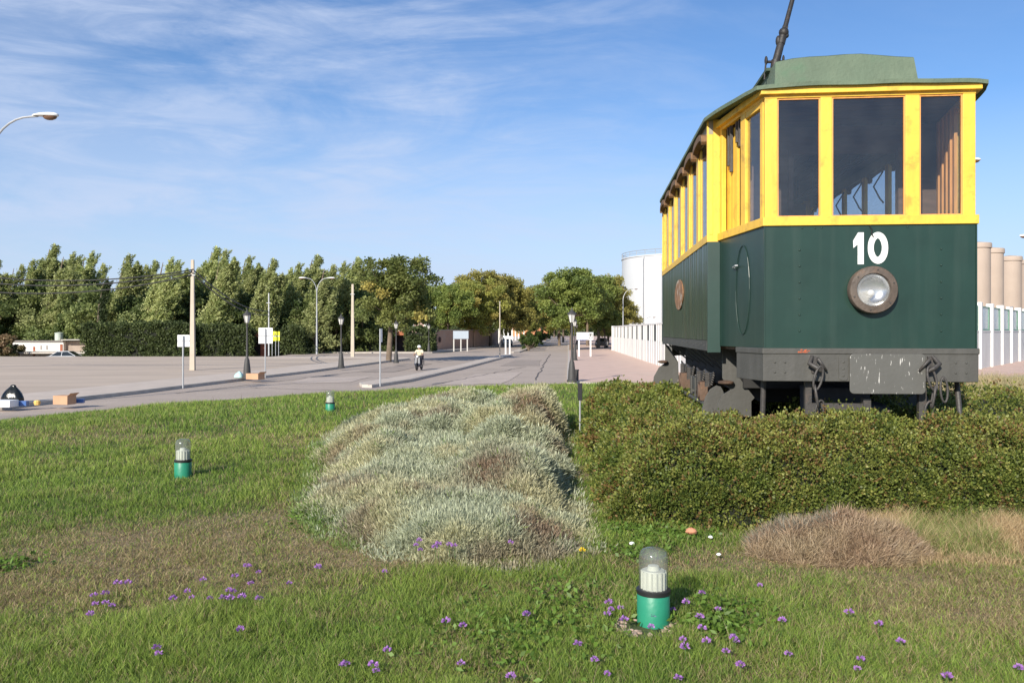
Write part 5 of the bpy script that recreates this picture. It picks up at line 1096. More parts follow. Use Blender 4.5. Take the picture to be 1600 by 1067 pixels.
def skin_figure(name, joints, edges, m, parent, root=0, sub=2):
    me = bpy.data.meshes.new(name); me.from_pydata([j[0] for j in joints], edges, []); o = link(name, me, m, parent)
    sk = o.modifiers.new('skin', 'SKIN'); sk.use_smooth_shade = True
    for v, j in zip(me.skin_vertices[0].data, joints): v.radius = (j[1], j[2] if len(j) > 2 else j[1])
    me.skin_vertices[0].data[root].use_root = True
    s = o.modifiers.new('sub', 'SUBSURF'); s.levels = s.render_levels = sub; return o
rider = empty('person', (RX, RY, 0), 'rider in cream shirt, dark trousers and white helmet on the scooter', 'person', R(-8))
J = [((0, 0.20, 0.86), 0.15, 0.13), ((0, 0.15, 1.02), 0.14, 0.11), ((0, 0.09, 1.22), 0.16, 0.11), ((0, 0.06, 1.33), 0.09, 0.08), ((0, 0.03, 1.40), 0.055), ((0, 0.01, 1.48), 0.08, 0.09), ((0, 0.0, 1.56), 0.075, 0.085),
     ((0.19, 0.06, 1.29), 0.065), ((0.27, -0.06, 1.10), 0.048), ((0.29, -0.28, 1.02), 0.036), ((0.29, -0.34, 1.01), 0.034),
     ((-0.19, 0.06, 1.29), 0.065), ((-0.27, -0.06, 1.10), 0.048), ((-0.29, -0.28, 1.02), 0.036), ((-0.29, -0.34, 1.01), 0.034),
     ((0.11, 0.14, 0.84), 0.095), ((0.18, -0.24, 0.78), 0.068), ((0.17, -0.18, 0.38), 0.048), ((0.17, -0.30, 0.33), 0.04),
     ((-0.11, 0.14, 0.84), 0.095), ((-0.18, -0.24, 0.78), 0.068), ((-0.17, -0.18, 0.38), 0.048), ((-0.17, -0.30, 0.33), 0.04)]
E = [(0, 1), (1, 2), (2, 3), (3, 4), (4, 5), (5, 6), (2, 7), (7, 8), (8, 9), (9, 10), (2, 11), (11, 12), (12, 13), (13, 14), (0, 15), (15, 16), (16, 17), (17, 18), (0, 19), (19, 20), (20, 21), (21, 22)]
skin_figure('body', J, E, skin, rider)
gr_ = lambda j, k=0.03: (j[0], j[1]+k, (j[2] if len(j) > 2 else j[1])+k)
sh = [gr_(J[i]) for i in (0, 1, 2, 3, 7, 8, 11, 12)]; skin_figure('shirt', sh, [(0, 1), (1, 2), (2, 3), (2, 4), (4, 5), (2, 6), (6, 7)], cream, rider)
tr_ = [gr_(J[i]) for i in (0, 15, 16, 17, 19, 20, 21)]; skin_figure('trousers', tr_, [(0, 1), (1, 2), (2, 3), (0, 4), (4, 5), (5, 6)], navy, rider)
for s in (-1, 1):
    MB().ellipsoid((s*0.17, -0.27, 0.335), (0.05, 0.13, 0.05)).build('shoe', black, rider, smooth='all')
    hn = MB().ellipsoid((s*0.29, -0.34, 1.005), (0.045, 0.04, 0.028))
    for k in range(4): hn.tube([(s*(0.26+0.02*k), -0.36, 1.02), (s*(0.26+0.02*k), -0.395, 1.01), (s*(0.26+0.02*k), -0.39, 0.975+0.003*k)], 0.009, 6)
    hn.tube([(s*0.255, -0.33, 1.0), (s*0.245, -0.36, 0.98)], 0.010, 6); hn.build('hand', skin, rider, smooth='all')
hm = MB().ellipsoid((0, 0.01, 1.54), (0.125, 0.145, 0.125), 16, 10); hm.v = [(v[0], v[1], max(v[2], 1.49)) for v in hm.v]; hm.build('helmet', whitep, rider, smooth='all')
fc = MB().ellipsoid((0, -0.09, 1.485), (0.014, 0.02, 0.018)).ellipsoid((-0.03, -0.078, 1.51), (0.012, 0.008, 0.007)).ellipsoid((0.03, -0.078, 1.51), (0.012, 0.008, 0.007)).box(-0.025, 0.025, -0.088, -0.075, 1.447, 1.455); fc.build('face', skin, rider)
# ------------------------------------------------------------------ buildings and walls
wb = empty('building', (px(72, 0, 103).x, 103, -1.40), 'low white flat-roofed building with a round tank on its roof', 'building')
s_ = 103/F; zt = CZ+(517-534)*s_+1.40
MB().box(-52*s_, 27*s_, 0, 6, 0, zt).build('wall', mat('bright_render', (0.78, 0.74, 0.70), 0.85, 0.06, 1.0), wb); MB().box(-54*s_, 27.5*s_, -0.25, 6.2, zt, zt+0.16).build('roof', mat('grey_roof_edge', (0.20, 0.18, 0.16), 0.8, 0.1, 1), wb)
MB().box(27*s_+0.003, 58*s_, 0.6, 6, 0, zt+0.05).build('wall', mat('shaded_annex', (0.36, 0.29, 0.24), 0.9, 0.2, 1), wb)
MB().box(27*s_, 60*s_, -0.6, 6.1, zt+0.18, zt+0.30).box(14*s_, 15*s_, 1, 1.1, zt+0.1, zt+0.5).build('canopy', mat('pale_canopy', (0.45, 0.43, 0.38), 0.8, 0.1, 1), wb)
MB().lathe([(6*s_, zt+0.1), (6*s_, zt+1.02), (6.6*s_, zt+1.03), (6.6*s_, zt+1.1), (0.02, zt+1.2)], 24, (3*s_, 2.5, 0)).build('water_tank', mat('pale_green_tank', (0.50, 0.56, 0.48), 0.6, 0.1, 2), wb, smooth=True)
MB().box(-20*s_, -17*s_, -0.05, 0.02, 0, zt-0.6).build('door', brickm, wb)
for xx in (-42, -9, 0): MB().box(xx*s_, (xx+3)*s_, -0.03, 0.02, zt-1.0, zt-0.45).build('vent', mat('vent_grey', (0.3, 0.28, 0.26), 0.8, 0.1, 3), wb)
MB().box(22*s_, 26*s_, -0.04, 0.02, 0, zt-0.3).build('brick_pier', brickm, wb)
# red brick gateways in the hedge
def gateway(x0, x1, ytop, ybase, d, label, z=0.1):
    X0, X1_ = (x0-800)/F*d, (x1-800)/F*d; h = CZ+(517-ytop)/F*d-z; r = empty('brick_gateway', ((X0+X1_)/2, d, z), label, 'gateway'); w = X1_-X0
    for s in (-1, 1): MB().box(s*w/2-0.28, s*w/2+0.28, 0, 0.6, 0, h-0.5).build('pier', brickm, r)
    MB().plate([(-w/2-0.6, h-0.5), (-w/2+0.1, h), (w/2-0.1, h), (w/2+0.6, h-0.5)], -0.5, 1.2).build('roof', mat('terracotta_tiles', (0.36, 0.13, 0.06), 0.85, 0.2, 4), r)
    MB().box(-w/2+0.28, w/2-0.28, 0.35, 0.42, 0, h-0.5).build('gate', mat('dark_gate', (0.035, 0.02, 0.018), 0.7, 0.2, 3), r); return r
gateway(385, 411, 520, 556, 91, 'red brick gateway with tiled roof partly behind the blank white sign', -0.3)
gateway(614, 636, 517.5, 551, 103, 'small red brick gateway right of the leaning trunk')
X0 = (478-800)/F*97; ar = empty('brick_arch', (X0, 97, 0.1), 'low red brick arch with a pale rounded coping beside the double-armed light', 'arch')
P = [(-0.85*math.cos(a), 1.15+0.85*math.sin(a)) for a in np.linspace(0, math.pi, 13)]; MB().plate([(-0.85, 0)]+P+[(0.85, 0)], 0, 0.3).build('wall', brickm, ar)
MB().add([(p[0]*k, y, 1.15+(p[1]-1.15)*k) for y in (-0.04, 0.34) for k in (1.003, 1.16) for p in P], [(i, i+1, 13+i+1, 13+i) for i in range(12)]+[(26+i+1, 26+i, 39+i, 39+i+1) for i in range(12)]+[(13+i, 13+i+1, 39+i+1, 39+i) for i in range(12)]+[(i+1, i, 26+i, 26+i+1) for i in range(12)]+[(0, 13, 39, 26), (25, 12, 38, 51)]).build('coping', mat('grey_coping', (0.25, 0.24, 0.21), 0.9, 0.1, 3), ar)
MB().box(-0.9, 0.95, -0.03, 0.06, 2.52, 2.6).box(-0.04, 0.04, 0, 0.06, 2.0, 2.52).build('bar', whitep, ar); MB().box(0.98, 1.2, -0.1, 0.1, 1.5, 2.7).build('lamp_box', whitep, ar)
MB().box(1.25, 2.1, 0, 0.3, 0, 1.9).build('gate_post', brickm, ar)
# pink wall along the far pavement, with grey coping
def long_wall(name, pts, h, t, m, cm, label, cat, cap=0.12, z=0.1):
    r = empty(name, (*pts[0], z), label, cat); o_ = Vector(pts[0]); P = [Vector(p)-o_ for p in pts]
    MB().ring([tuple(p) for p in P], t, -0.3, h).build('wall', m, r); MB().ring(offset([tuple(p) for p in P], -0.05), t+0.1, h, h+cap).build('coping', cm, r); return r
lw = long_wall('wall', [(-10.1, 108.5), (-7.6, 118), (-5.0, 134), (-2.6, 158)], 2.55, 0.3, pinkwall, mat('grey_wall_cap', (0.40, 0.35, 0.29), 0.9, 0.1, 1), 'long pinkish brick wall behind the trees along the left side of the avenue', 'wall')
def side_at(p0, p1, t): return Vector(p0).lerp(Vector(p1), t)
for k, t in enumerate((0.35,)):
    MB().ellipsoid((0.55, 1.5-0.02, 1.35), (0.25, 0.06, 0.38), 12, 8).build('round_niche', mat('dark_niche', (0.10, 0.06, 0.05), 0.9, 0.1, 2), lw)
bldg = empty('building', (14.0, 395, 0), 'orange brick building closing the far end of the avenue', 'building')
MB().box(-14, 3, 0, 12, 0, 6.6).build('wall', orangem, bldg); MB().add([(-14.6, -0.5, 6.6), (3.6, -0.5, 6.6), (3.6, 12.5, 6.6), (-14.6, 12.5, 6.6), (-12, 6, 8.6), (1, 6, 8.6)], [(0, 1, 5, 4), (1, 2, 5), (2, 3, 4, 5), (3, 0, 4), (3, 2, 1, 0)]).build('roof', orangem, bldg)
for k in range(4): MB().box(-12.5+k*4, -11.3+k*4, -0.08, 0.02, 2.6, 4.2).build('window', carglass, bldg)
# white avenue posts beyond the pink wall
wpst = None
for k in range(9):
    t = k/8; X1 = -3.6+t*7.2; Y1_ = 162+t*90
    if wpst is None:
        wpst = empty('white_post', (X1, Y1_, 0.1), 'tall white post standing in the row beyond the pink wall', 'post', group='white posts lining the far avenue')
        MB().box(-0.16, 0.16, -0.16, 0.16, 0, 3.0).build('shaft', wpier, wpst, bevel=0.02); MB().box(-0.22, 0.22, -0.22, 0.22, 3.0, 3.12).build('cap', wpier, wpst)
    else: copy_tree(wpst, (X1, Y1_, 0.1))
hs = empty('house', (px(643, 0, 135).x, 135, 0), 'pale house glimpsed over the clipped hedge behind the trees', 'house')
MB().box(-4.5, 4.5, 0, 7, 0, 4.3).build('wall', mat('pink_render', (0.55, 0.38, 0.33), 0.9, 0.1, 1), hs); MB().add([(-5, -0.5, 4.3), (5, -0.5, 4.3), (5, 7.5, 4.3), (-5, 7.5, 4.3), (-3, 3.5, 5.6), (3, 3.5, 5.6)], [(0, 1, 5, 4), (1, 2, 5), (2, 3, 4, 5), (3, 0, 4), (3, 2, 1, 0)]).build('roof', mat('slate_blue_roof', (0.10, 0.14, 0.20), 0.7, 0.1, 2), hs)
for k in range(3): MB().box(-3.2+2.6*k, -2.2+2.6*k, -0.06, 0.02, 2.8, 3.9).build('window', whitep, hs)
# white panel fence beside the pink pavement
FA, FB = Vector((8.4, 15.0+1.0)), Vector((13.0, 106.0)); FA = Vector((9.2, 31.0))
fd = (FB-FA).normalized(); ang = math.atan2(fd.y, fd.x); flen = (FB-FA).length; fH = 3.05
fe = empty('panel_fence', (FA.x, FA.y, 0.12), 'long white fence of upright concrete panels with narrow slots', 'fence', ang)
MB().box(0, flen, 0.02, 0.14, 0, 1.72).build('base_wall', wpier, fe)
MB().box(-0.05, flen+0.05, -0.03, 0.19, fH-0.10, fH+0.02).build('top_rail', wpier, fe)
x_ = 0.0
while x_ < flen-3.0:
    MB().box(x_+0.3, x_+2.6, 0.0, 0.16, 1.723, fH-0.102).build('panel', wpier, fe)
    MB().box(x_+2.603, x_+4.497, 0.12, 0.145, 1.723, fH-0.102).build('slot', slotm, fe)
    for q in (0.0, 1.25, 2.5): MB().box(x_+q, x_+q+0.12, 0.162, 0.20, 0.0, fH-0.103).build('rib', wpier, fe)
    MB().box(x_, x_+0.297, 0.0, 0.16, 1.723, fH-0.102).build('panel', wpier, fe); x_ += 4.5
MB().box(flen, flen+0.28, -0.12, 0.3, 0, fH+0.06).build('end_post', wpier, fe)
# return of the fence at its far end
# wall with piers to the right of the tram
QA, QB = Vector((22.5, 44.2)), Vector((52, 81)); qd = (QB-QA).normalized(); qa = math.atan2(qd.y, qd.x); ql = (QB-QA).length
wf = empty('pier_wall', (QA.x, QA.y, 0.12), 'white block wall with tall piers and green framed panels right of the tram', 'wall', qa)
MB().box(0, ql, 0.05, 0.25, 0, 2.42).build('wall', wwall, wf); MB().box(0, ql, 0.02, 0.28, 2.42, 2.50).build('coping', wpier, wf)
npier = 11; stp = ql/npier; grf = mat('green_frame', (0.16, 0.30, 0.22), 0.6, 0.1, 4); pan = mat('pale_glass_panel', (0.34, 0.40, 0.44), 0.25, 0.15, 1)
for k in range(npier+1): MB().box(k*stp-0.22, k*stp+0.22, -0.10, 0.35, 0, 4.35).build('pier', wpier, wf, bevel=0.02)
for k in range(npier):
    f = MB().box(k*stp+0.24, k*stp+0.36, 0.08, 0.18, 2.503, 4.12).box((k+1)*stp-0.72, (k+1)*stp-0.24, 0.08, 0.2, 2.503, 4.12).box(k*stp+0.36, (k+1)*stp-0.72, 0.08, 0.18, 2.503, 2.6).box(k*stp+0.36, (k+1)*stp-0.72, 0.08, 0.18, 4.04, 4.12).build('panel_frame', grf, wf)
    MB().box(k*stp+0.36, (k+1)*stp-0.72, 0.12, 0.15, 2.6, 4.04).build('pane', pan, f)
mb = MB(); rg = random.Random(8)
# concrete silos
for k, (xp, d, w_, yt) in enumerate(((1527, 150, 37, 380), (1550, 158, 32, 388.5), (1578, 171, 31.5, 401), (1609, 180, 30, 406))):
    rad = w_/2/F*d; X1 = (xp-800)/F*d; h = CZ+(517-yt)/F*d
    r = empty('silo', (X1, d, -0.05), ('tallest beige silo touching the tram edge', 'second beige silo, between the tallest and the widest one', 'widest beige silo, third along from the tram', 'beige silo cut off by the right border')[k], 'silo', group='beige concrete silos behind the wall')
    MB().lathe([(rad, 0), (rad, h-0.9)], 40).build('shaft', silom, r, smooth=True); MB().lathe([(rad*1.09, h-0.9), (rad*1.10, h-0.2), (rad*1.05, h), (0.05, h+0.3)], 40).build('cap', silom, r, smooth=True)
# big white tank
tr2 = 11.5; X1 = 19.0+tr2; tk = empty('storage_tank', (X1, 143, -0.05), 'huge white cylindrical tank behind the white panel fence', 'tank'); ht = CZ+(517-400)/F*136
MB().lathe([(tr2, 0), (tr2, ht)], 96).build('shell', tankm, tk, smooth=True); MB().lathe([(tr2+0.12, ht), (tr2+0.12, ht+0.18), (0.1, ht+1.3)], 96).build('roof', tankm, tk, smooth=True)
mb = MB().tube([(tr2*math.cos(a), tr2*math.sin(a), ht+1.0) for a in np.linspace(0, 2*math.pi, 73)], 0.05, 5).tube([(tr2*math.cos(a), tr2*math.sin(a), ht+0.6) for a in np.linspace(0, 2*math.pi, 73)], 0.035, 5)
for k in range(36): a = 2*math.pi*k/36; mb.tube([(tr2*math.cos(a), tr2*math.sin(a), ht), (tr2*math.cos(a), tr2*math.sin(a), ht+1.0)], 0.045, 5)
mb.build('railing', galv, tk)
mb = MB()
for aa_ in (-2.46, -2.16, -2.1): mb.tube([((tr2+0.25)*math.cos(aa_), (tr2+0.25)*math.sin(aa_), 0), ((tr2+0.25)*math.cos(aa_), (tr2+0.25)*math.sin(aa_), ht-0.6), ((tr2)*math.cos(aa_), (tr2)*math.sin(aa_), ht-0.1)], 0.09, 6)
mb.build('pipes', galv, tk)
# ------------------------------------------------------------------ trees and hedges
def make_crown(name, clumps, rng, size, parent, c_lo, c_hi, aspect=0.45, up=0.0, leanv=(0, 0, 0), per=90, warm=0.0):
    Ps, Ds, Cs = [], [], []
    for cl_i in clumps:
        c, r, w = cl_i[:3]; n = int(per*w); q = rng.normal(size=(n, 3))
        if len(cl_i) == 4: tt = rng.rand(n, 1); Ps.append(np.array(c)+np.array(r)*tt+q*cl_i[3]*(1.2-tt))     # a streak of leaves along a branch
        else: q = unit(q)*(rng.rand(n, 1)**0.45); Ps.append(np.array(c)+q*np.array(r))
        Ds.append(unit(rng.normal(size=(n, 3))+np.array([0, 0, up])+np.array(leanv))); k = rng.rand()
        cc = np.array(c_lo)*(1-k)+np.array(c_hi)*k
        if rng.rand() < warm: cc = np.array([0.42, 0.36, 0.10])
        Cs.append(cc*(0.75+0.5*rng.rand(n, 1)))
    P, D, C = np.concatenate(Ps), np.concatenate(Ds), np.concatenate(Cs); n = len(P)
    V, T, Cc = leaf_quads(P, D, size*aspect*(0.7+0.6*rng.rand(n)), size*(0.8+0.8*rng.rand(n)), C, rng)
    return tri_mesh(name, V, T, Cc, leafm, parent, quads=True)
def poplar(seed, h=10.0, w=2.6, label='', dark=False):
    rg = np.random.RandomState(seed); r = empty('poplar_tree', (0, 0, 0), label, 'tree'); cl_ = []; mb = MB()
    mb.tube([(0, 0, -0.3), (0.1, 0, h*0.35), (0.3, 0, h*0.7), (0.7, 0, h*0.97)], [0.22, 0.15, 0.09, 0.02], 8)
    ns = 1 if dark else 4+rg.randint(3)     # flame-like plumes swept to one side by the wind
    for s in range(ns):
        a = rg.rand()*6.28; rad = w*0.42*rg.rand()**0.5 if s else 0.1; bx, by = math.cos(a)*rad, math.sin(a)*rad; top = h*(0.70+0.28*rg.rand()) if s else h*0.98; z0 = h*(0.22+0.12*rg.rand()); lx_ = 0.7+0.5*rg.rand()
        mb.tube([(0, 0, z0*0.8), (bx*0.8, by*0.8, z0+1.2), (bx+lx_*0.5, by, (z0+top)/2), (bx+lx_, by, top-0.3)], [0.07, 0.06, 0.035, 0.012], 5)
        for k in range(int((top-z0)/0.105)):        # short swept branches, longest in the middle of the plume
            t = rg.rand()**0.8; prof = (0.22+0.85*math.sin(math.pi*(0.10+0.82*t)))*(w/2.6)*0.46*(1-0.60*t); an = rg.rand()*6.28; q = prof*(0.25+0.75*rg.rand()); cxx = bx+lx_*t**1.5; cz_ = z0+(top-z0)*t*0.96
            c1 = np.array((cxx+math.cos(an)*q*0.8, by+math.sin(an)*q*0.8, cz_-0.2)); dv = np.array((0.42+0.25*math.cos(an), 0.25*math.sin(an), 0.85))*(0.5+0.45*rg.rand()); cl_.append((c1, dv, 0.42, 0.10+0.05*rg.rand()))
        for q in range(3): cl_.append(((bx+lx_*1.02+0.05*q, by, top-0.25+0.18*q), (0.12, 0.12, 0.26), 0.2))
    for k in range(0 if dark else 24): a = rg.rand()*6.28; rad = w*0.55*rg.rand()**0.5; cl_.append(((rad*math.cos(a), rad*math.sin(a), h*(0.05+0.40*rg.rand())), (0.62, 0.62, 0.7), 1.0))
    mb.build('trunk', barkm, r, smooth=True)
    lo, hi = ((0.22, 0.27, 0.085), (0.52, 0.54, 0.23)) if not dark else ((0.04, 0.06, 0.022), (0.07, 0.10, 0.035))
    make_crown('crown', cl_, rg, 0.165, r, lo, hi, 0.28, 1.3, (0.7, 0, 0), 135); return r
def broad(seed, h=9.0, w=6.0, label='', lo=(0.05, 0.08, 0.018), hi=(0.12, 0.155, 0.035), warm=0.0, low=0.22, fork=True, size=0.20, name='broadleaf_tree', lean=0.0, nl=58, per=190):
    rg = np.random.RandomState(seed); r = empty(name, (0, 0, 0), label, 'tree'); mb = MB(); tb_ = h*(low+0.1)
    mb.tube([(0, 0, -0.2), (0.05+lean*0.3, 0, tb_*0.6), (lean*0.6, 0, tb_*1.2), (lean, 0, h*0.6)], [0.26, 0.2, 0.17, 0.08], 9); cl_ = []
    lobes = [(rg.uniform(-0.30, 0.30), rg.uniform(-0.30, 0.30), rg.uniform(-0.30, 0.34), rg.uniform(0.22, 0.40)) for _ in range(9)]+[(0, 0, 0.0, 0.42), (rg.uniform(-0.12, 0.12), 0, 0.30, 0.24)]
    for k in range(nl):
        L0 = lobes[rg.randint(len(lobes))]; u = rg.normal(size=3); u /= np.linalg.norm(u); rad = L0[3]*(0.55+0.5*rg.rand()); cz = h*(low+1)/2; hh = h*(1-low)
        c = np.array([lean+(L0[0]+u[0]*rad)*w, (L0[1]+u[1]*rad)*w, cz+(L0[2]+u[2]*rad*0.85)*hh]); c[2] = min(c[2], h*0.97)
        s_ = (0.06+0.085*rg.rand())*w; cl_.append((tuple(c), (s_, s_, s_*0.62), 0.35+0.9*(s_/(0.12*w))**2))
        if k % 4 == 0: p = (lean*0.6, 0, tb_*(1.0+0.4*rg.rand())); mb.tube([p, tuple(np.array(p)*0.45+c*0.55+np.array([0, 0, -0.2])), tuple(c)], [0.09, 0.05, 0.015], 5)
    mb.build('trunk', barkm, r, smooth=True); make_crown('crown', cl_, rg, size, r, lo, hi, 0.42, 0.1, (0, 0, 0), per, warm); return r
PG = 'wind-swept poplars behind the plaza'
pp = [poplar(1, 10, 2.6), poplar(2, 10, 3.0), poplar(3, 10, 2.2), poplar(4, 10, 3.3), poplar(5, 10, 1.5, dark=True)]
pu = [False]*5
def put(protos, used, i, loc, rz, s, label, group=None):
    if used[i]: return copy_tree(protos[i], loc, rz, s, label, group)
    used[i] = True; o = protos[i]; o.location = loc; o.rotation_euler = (0, 0, rz); o.scale = s; o['label'] = label
    if group: o['group'] = group
    return o
POP = [(-22, 408, 0, 'poplar cut by the left border of the picture'), (14, 416, 1, 'poplar with a blunt top above the pink shrubs at far left'), (40, 409, 2, 'slim poplar left of the tallest poplar by the white building'),
       (66, 386, 0, 'tallest poplar above the white flat-roofed building'), (88, 398, 3, 'broad poplar right of the tallest one over the roof tank'), (106, 405, 2, 'narrow poplar over the right end of the white building'),
       (124, 397, 3, 'high poplar leaning right before the sky gap'), (140, 415, 1, 'lower poplar leaning into the left side of the sky gap'), (157, 438, 4, 'thin dark conical tree alone in the sky gap'),
       (186, 401, 2, 'slender poplar at the right side of the sky gap'), (209, 417, 1, 'mid-height poplar left of the wide poplar pair'), (228, 410, 0, 'poplar with a double tip midway to the utility pole'),
       (246, 407, 3, 'wide poplar leaning right, left of the utility pole'), (266, 412, 2, 'slim poplar second left of the utility pole'), (286, 420, 1, 'low poplar directly left of the utility pole'),
       (322, 390, 0, 'tall poplar immediately right of the utility pole'), (337, 394, 2, 'tall slim poplar second right of the utility pole'), (356, 425, 3, 'low full poplar in the dip right of the utility pole'),
       (375, 403, 2, 'single pointed poplar above the litter lantern post'), (392, 424, 1, 'low poplar left of the blank white sign'), (412, 408, 0, 'poplar rising over the blank white sign'),
       (434, 422, 3, 'low wide poplar over the yellow sign'), (455, 414, 2, 'slim poplar between yellow sign and double-armed light'), (476, 402, 0, 'high poplar just left of the double-armed light'),
       (498, 416, 1, 'poplar behind the double-armed light'), (520, 412, 3, 'broad poplar right of the double-armed light'), (544, 405, 0, 'high poplar behind the second pale pole'), (566, 415, 2, 'last slim poplar before the round-headed tree')]
rg = random.Random(12)
for k, (xp, yt, i, lb) in enumerate(POP):
    d = 96+((k*5) % 4)*4+(14 if xp < 150 else 0); z = -1.3 if xp < 520 else 0; h = CZ+(517-yt)/F*d-z; lean_ = 0.7; s = h/9.9
    put(pp, pu, i, ((xp-800)/F*d-0.5, d, z), rg.uniform(-0.25, 0.25), (s*rg.uniform(1.2, 1.55), s*1.1, s), lb, PG)
# darker bushy trees filling under the poplars
DB = 'dark bushy trees under the poplars'
DBL = ['dark bushy tree '+q for q in ('at the left border behind the reddish bush', 'rising behind the left end of the white building', 'directly behind the roof tank of the white building', 'behind the shaded annex of the white building', 'over the left end of the long dark hedge', 'below the thin conical tree of the sky gap', 'over the middle of the long dark hedge', 'just left of the concrete utility pole', 'just right of the concrete utility pole', 'behind the litter lantern post', 'behind the blank sign with the yellow sign beside it', 'behind the yellow sign and the thin dark pole', 'behind the left arm of the double-armed light', 'right of the double-armed light pole', 'behind the second pale concrete pole', 'behind the round-headed corner tree')]
db = [broad(31, 6, 6.5, lo=(0.08, 0.12, 0.035), hi=(0.20, 0.24, 0.075), low=0.02, nl=90, name='bushy_tree'), broad(32, 6, 7.5, lo=(0.11, 0.15, 0.045), hi=(0.26, 0.30, 0.10), low=0.02, nl=90, name='bushy_tree')]; du = [False]*2
for k, xp in enumerate(range(-20, 610, 42)):
    d = 98+(k % 3)*3+(12 if xp < 150 else 0); z = -1.3 if xp < 510 else 0; s = ((CZ+(517-(462-12*(k % 3)))/F*d)-z)/6.0
    put(db, du, k % 2, ((xp-800)/F*d, d, z), k*0.9, (s, s*0.8, s), DBL[k], DB)
# clipped dark hedges
def box_hedge(x0, x1, ytop, ybase, d, depth, label, seed, z=0.0, name='tall_hedge'):
    X0, X1_ = (x0-800)/F*d, (x1-800)/F*d; h = CZ+(517-ytop)/F*d-z; r = empty(name, ((X0+X1_)/2, d+depth/2, z), label, 'hedge'); w = X1_-X0; rg = np.random.RandomState(seed)
    MB().box(-w/2+0.3, w/2-0.3, -depth/2+0.3, depth/2-0.3, 0, h-0.45).build('branches', hedgecore, r); cl_ = []
    for k in range(int(w*h*6.5)):
        f = rg.rand(); x_ = rg.uniform(-w/2, w/2); cl_.append(((x_, -depth/2+0.15+0.25*rg.rand(), rg.uniform(0.2, h-0.3)), (0.42, 0.3, 0.42), 1.0))
    for k in range(int(w*depth*2.6)): cl_.append(((rg.uniform(-w/2, w/2), rg.uniform(-depth/2, depth/2), h-0.35+0.45*rg.rand()), (0.45, 0.45, 0.35), 1.0))
    for s in (-1, 1):
        for k in range(int(depth*h*1.5)): cl_.append(((s*(w/2-0.1), rg.uniform(-depth/2, depth/2), rg.uniform(0.2, h-0.3)), (0.3, 0.4, 0.42), 1.0))
    make_crown('foliage', cl_, rg, 0.20, r, (0.065, 0.090, 0.032), (0.14, 0.175, 0.06), 0.45, 0.2, (0, 0, 0), 46); return r
box_hedge(127, 300, 506, 560, 88, 3.0, 'long dark hedge between the white building and the utility pole', 41, -1.0)
box_hedge(300, 392, 510, 560, 89, 3.0, 'dark hedge behind the grey waste container', 42, -0.8)
box_hedge(440, 471, 512, 556, 92, 3.0, 'dark hedge between the yellow sign and the brick arch', 43, -0.3)
box_hedge(499, 612, 511, 551, 101, 3.0, 'dark hedge from the double-armed light to the leaning trunk', 44, 0.05)
box_hedge(632, 676, 513.5, 551, 100, 4.5, 'clipped square dark hedge behind the scooter rider', 45, 0.05)
# pink-leaved shrub and pale trunks at the far left
ob = broad(51, 3.4, 4.0, 'reddish flowering bush left of the white building', (0.12, 0.15, 0.05), (0.30, 0.20, 0.11), low=0.02, nl=50, name='flowering_bush', size=0.2); ob.location = (px(8, 0, 96).x, 96, -1.3); ob['category'] = 'bush'
# the round-headed tree at the pavement corner
o = broad(61, 8.4, 6.6, 'round-headed olive green tree with a thick leaning trunk at the pavement corner', (0.10, 0.13, 0.035), (0.22, 0.24, 0.07), 0.05, low=0.33, size=0.19, lean=0.3, nl=170, per=150); o.location = (*gx(607, 563, 0.13), 0.13)
o = broad(62, 7.6, 6.2, 'spreading grey-green tree behind the second pale pole', (0.12, 0.14, 0.05), (0.25, 0.26, 0.11), 0.1, low=0.2, size=0.19, nl=110); o.location = (px(568, 0, 104).x, 106, 0)
bt = [broad(71, 9.5, 8.5, lo=(0.20, 0.22, 0.05), hi=(0.38, 0.38, 0.09), warm=0.12, low=0.25, size=0.22, nl=150), broad(72, 9.5, 8.0, lo=(0.13, 0.18, 0.045), hi=(0.28, 0.33, 0.08), warm=0.05, low=0.25, size=0.22, nl=150), broad(73, 9.5, 8.5, lo=(0.23, 0.22, 0.055), hi=(0.42, 0.38, 0.10), warm=0.2, low=0.22, size=0.22, nl=150)]
bu_ = [False]*3
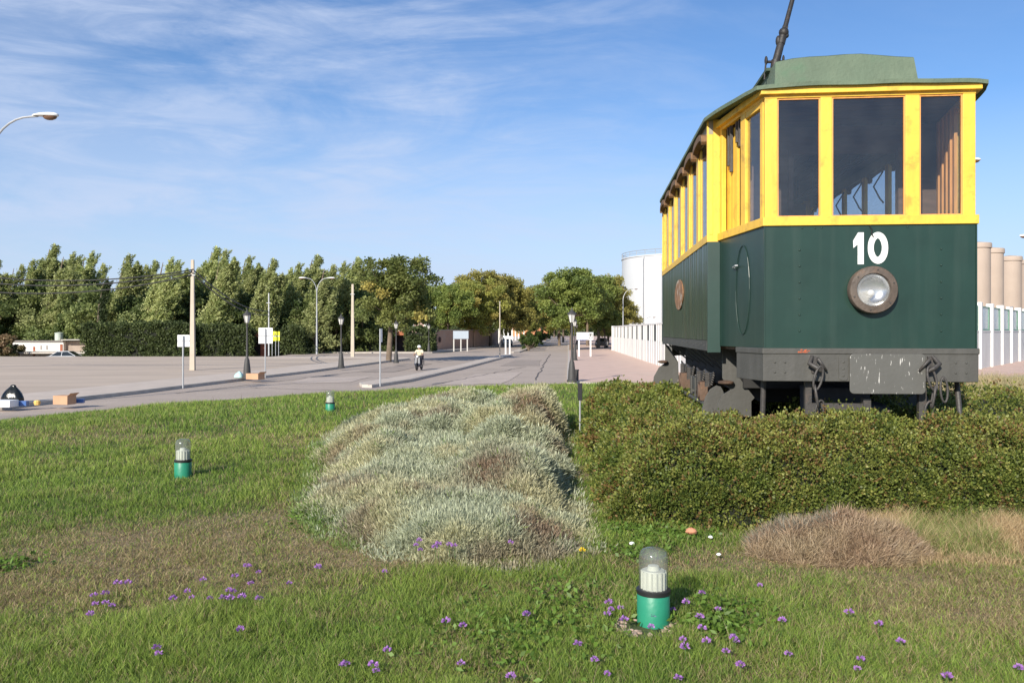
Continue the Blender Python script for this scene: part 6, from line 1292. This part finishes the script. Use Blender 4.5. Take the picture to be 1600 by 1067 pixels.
AV = [(628, 424, 118, 1, 0.8, 'dark green tree right of the round-headed tree', 0), (668, 440, 126, 1, 0.75, 'green tree over the left end of the pink wall', 1), (700, 441, 121, 1, 0.8, 'deep green tree behind the pale blue-grey sign board', 2),
      (738, 436, 128, 0, 0.85, 'yellowing tree right of the pale blue-grey sign board', 3), (766, 424, 136, 2, 0.95, 'tallest golden brown tree in the left row of the avenue', 4), (797, 436, 146, 2, 0.85, 'golden tree above the arrow board', 5),
      (814, 448, 170, 0, 0.85, 'olive tree farther down the left row', 6), (828, 455, 205, 2, 0.85, 'small brownish tree near the end of the left row', 7), (838, 463, 250, 0, 0.9, 'hazy olive tree at the far end of the left row', 8), (846, 472, 310, 1, 1.0, 'last green tree of the left row by the orange building', 9),
      (893, 416, 108, 1, 1.0, 'biggest green tree over the lantern row on the right of the avenue', 10), (935, 428, 118, 1, 0.9, 'green tree between the biggest tree and the tank', 11), (962, 432, 122, 2, 0.75, 'yellow-brown tree touching the white tank', 12),
      (874, 436, 150, 0, 0.85, 'olive tree left behind the biggest green tree', 13), (880, 455, 190, 0, 0.9, 'olive tree second along the right row', 14), (872, 468, 260, 1, 0.9, 'small green tree near the end of the right row', 15), (866, 478, 340, 0, 1.0, 'smallest tree of the right row', 16),
      (918, 440, 140, 1, 0.9, 'shaded green tree behind the white information sign', 17), (950, 450, 150, 0, 0.9, 'shaded olive tree beside the end of the panel fence', 18), (945, 470, 118, 1, 0.7, 'low dark tree in front of the panel fence end', 19)]
for (xp, yt, d, i, ws, lb, k) in AV:
    h = CZ+(517-yt)/F*d; s = h/9.6; put(bt, bu_, i, ((xp-800)/F*d, d, 0.0), k*1.7, (s*ws, s*ws, s), lb, 'plane trees along the avenue')
rgw = np.random.RandomState(91); cw = []
for k in range(900):
    a = rgw.uniform(-1, 1); Yw = rgw.uniform(400, 440); Xw = a*190+10; hh = 3+7*float(fbm(np.array([Xw]), np.array([0.0]), 16, 5)[0]); cw.append(((Xw, Yw, rgw.uniform(0.5, hh)), (3.2, 3.0, 2.2), 1.0))
wd_ = make_crown('woodland', cw, rgw, 1.1, None, (0.08, 0.11, 0.04), (0.18, 0.21, 0.08), 0.45, 0.1, (0, 0, 0), 60); tag(wd_, 'far wood closing the horizon beyond the avenue', 'woodland', kind='stuff')
# low round bushes on the second median
mbush = broad(81, 2.3, 2.6, 'round clipped bush at the near end of the planted median', (0.04, 0.07, 0.015), (0.10, 0.14, 0.03), low=0.0, nl=34, name='clipped_bush', size=0.13, per=90); mbush['category'] = 'bush'; mbush.location = (2.05, 108, 0.14)
MBL = ['second clipped bush along the planted median', 'third clipped bush along the planted median', 'fourth clipped bush along the planted median', 'fifth clipped bush far along the planted median', 'sixth clipped bush far along the planted median', 'farthest clipped bush of the planted median']
for k, yy in enumerate((117, 127, 140, 158, 180, 210)):
    t = (yy-99)/161; copy_tree(mbush, (0.9+t*10.3+0.3, yy, 0.14), k*1.1, (1.0+0.1*(k % 3),)*3, MBL[k])
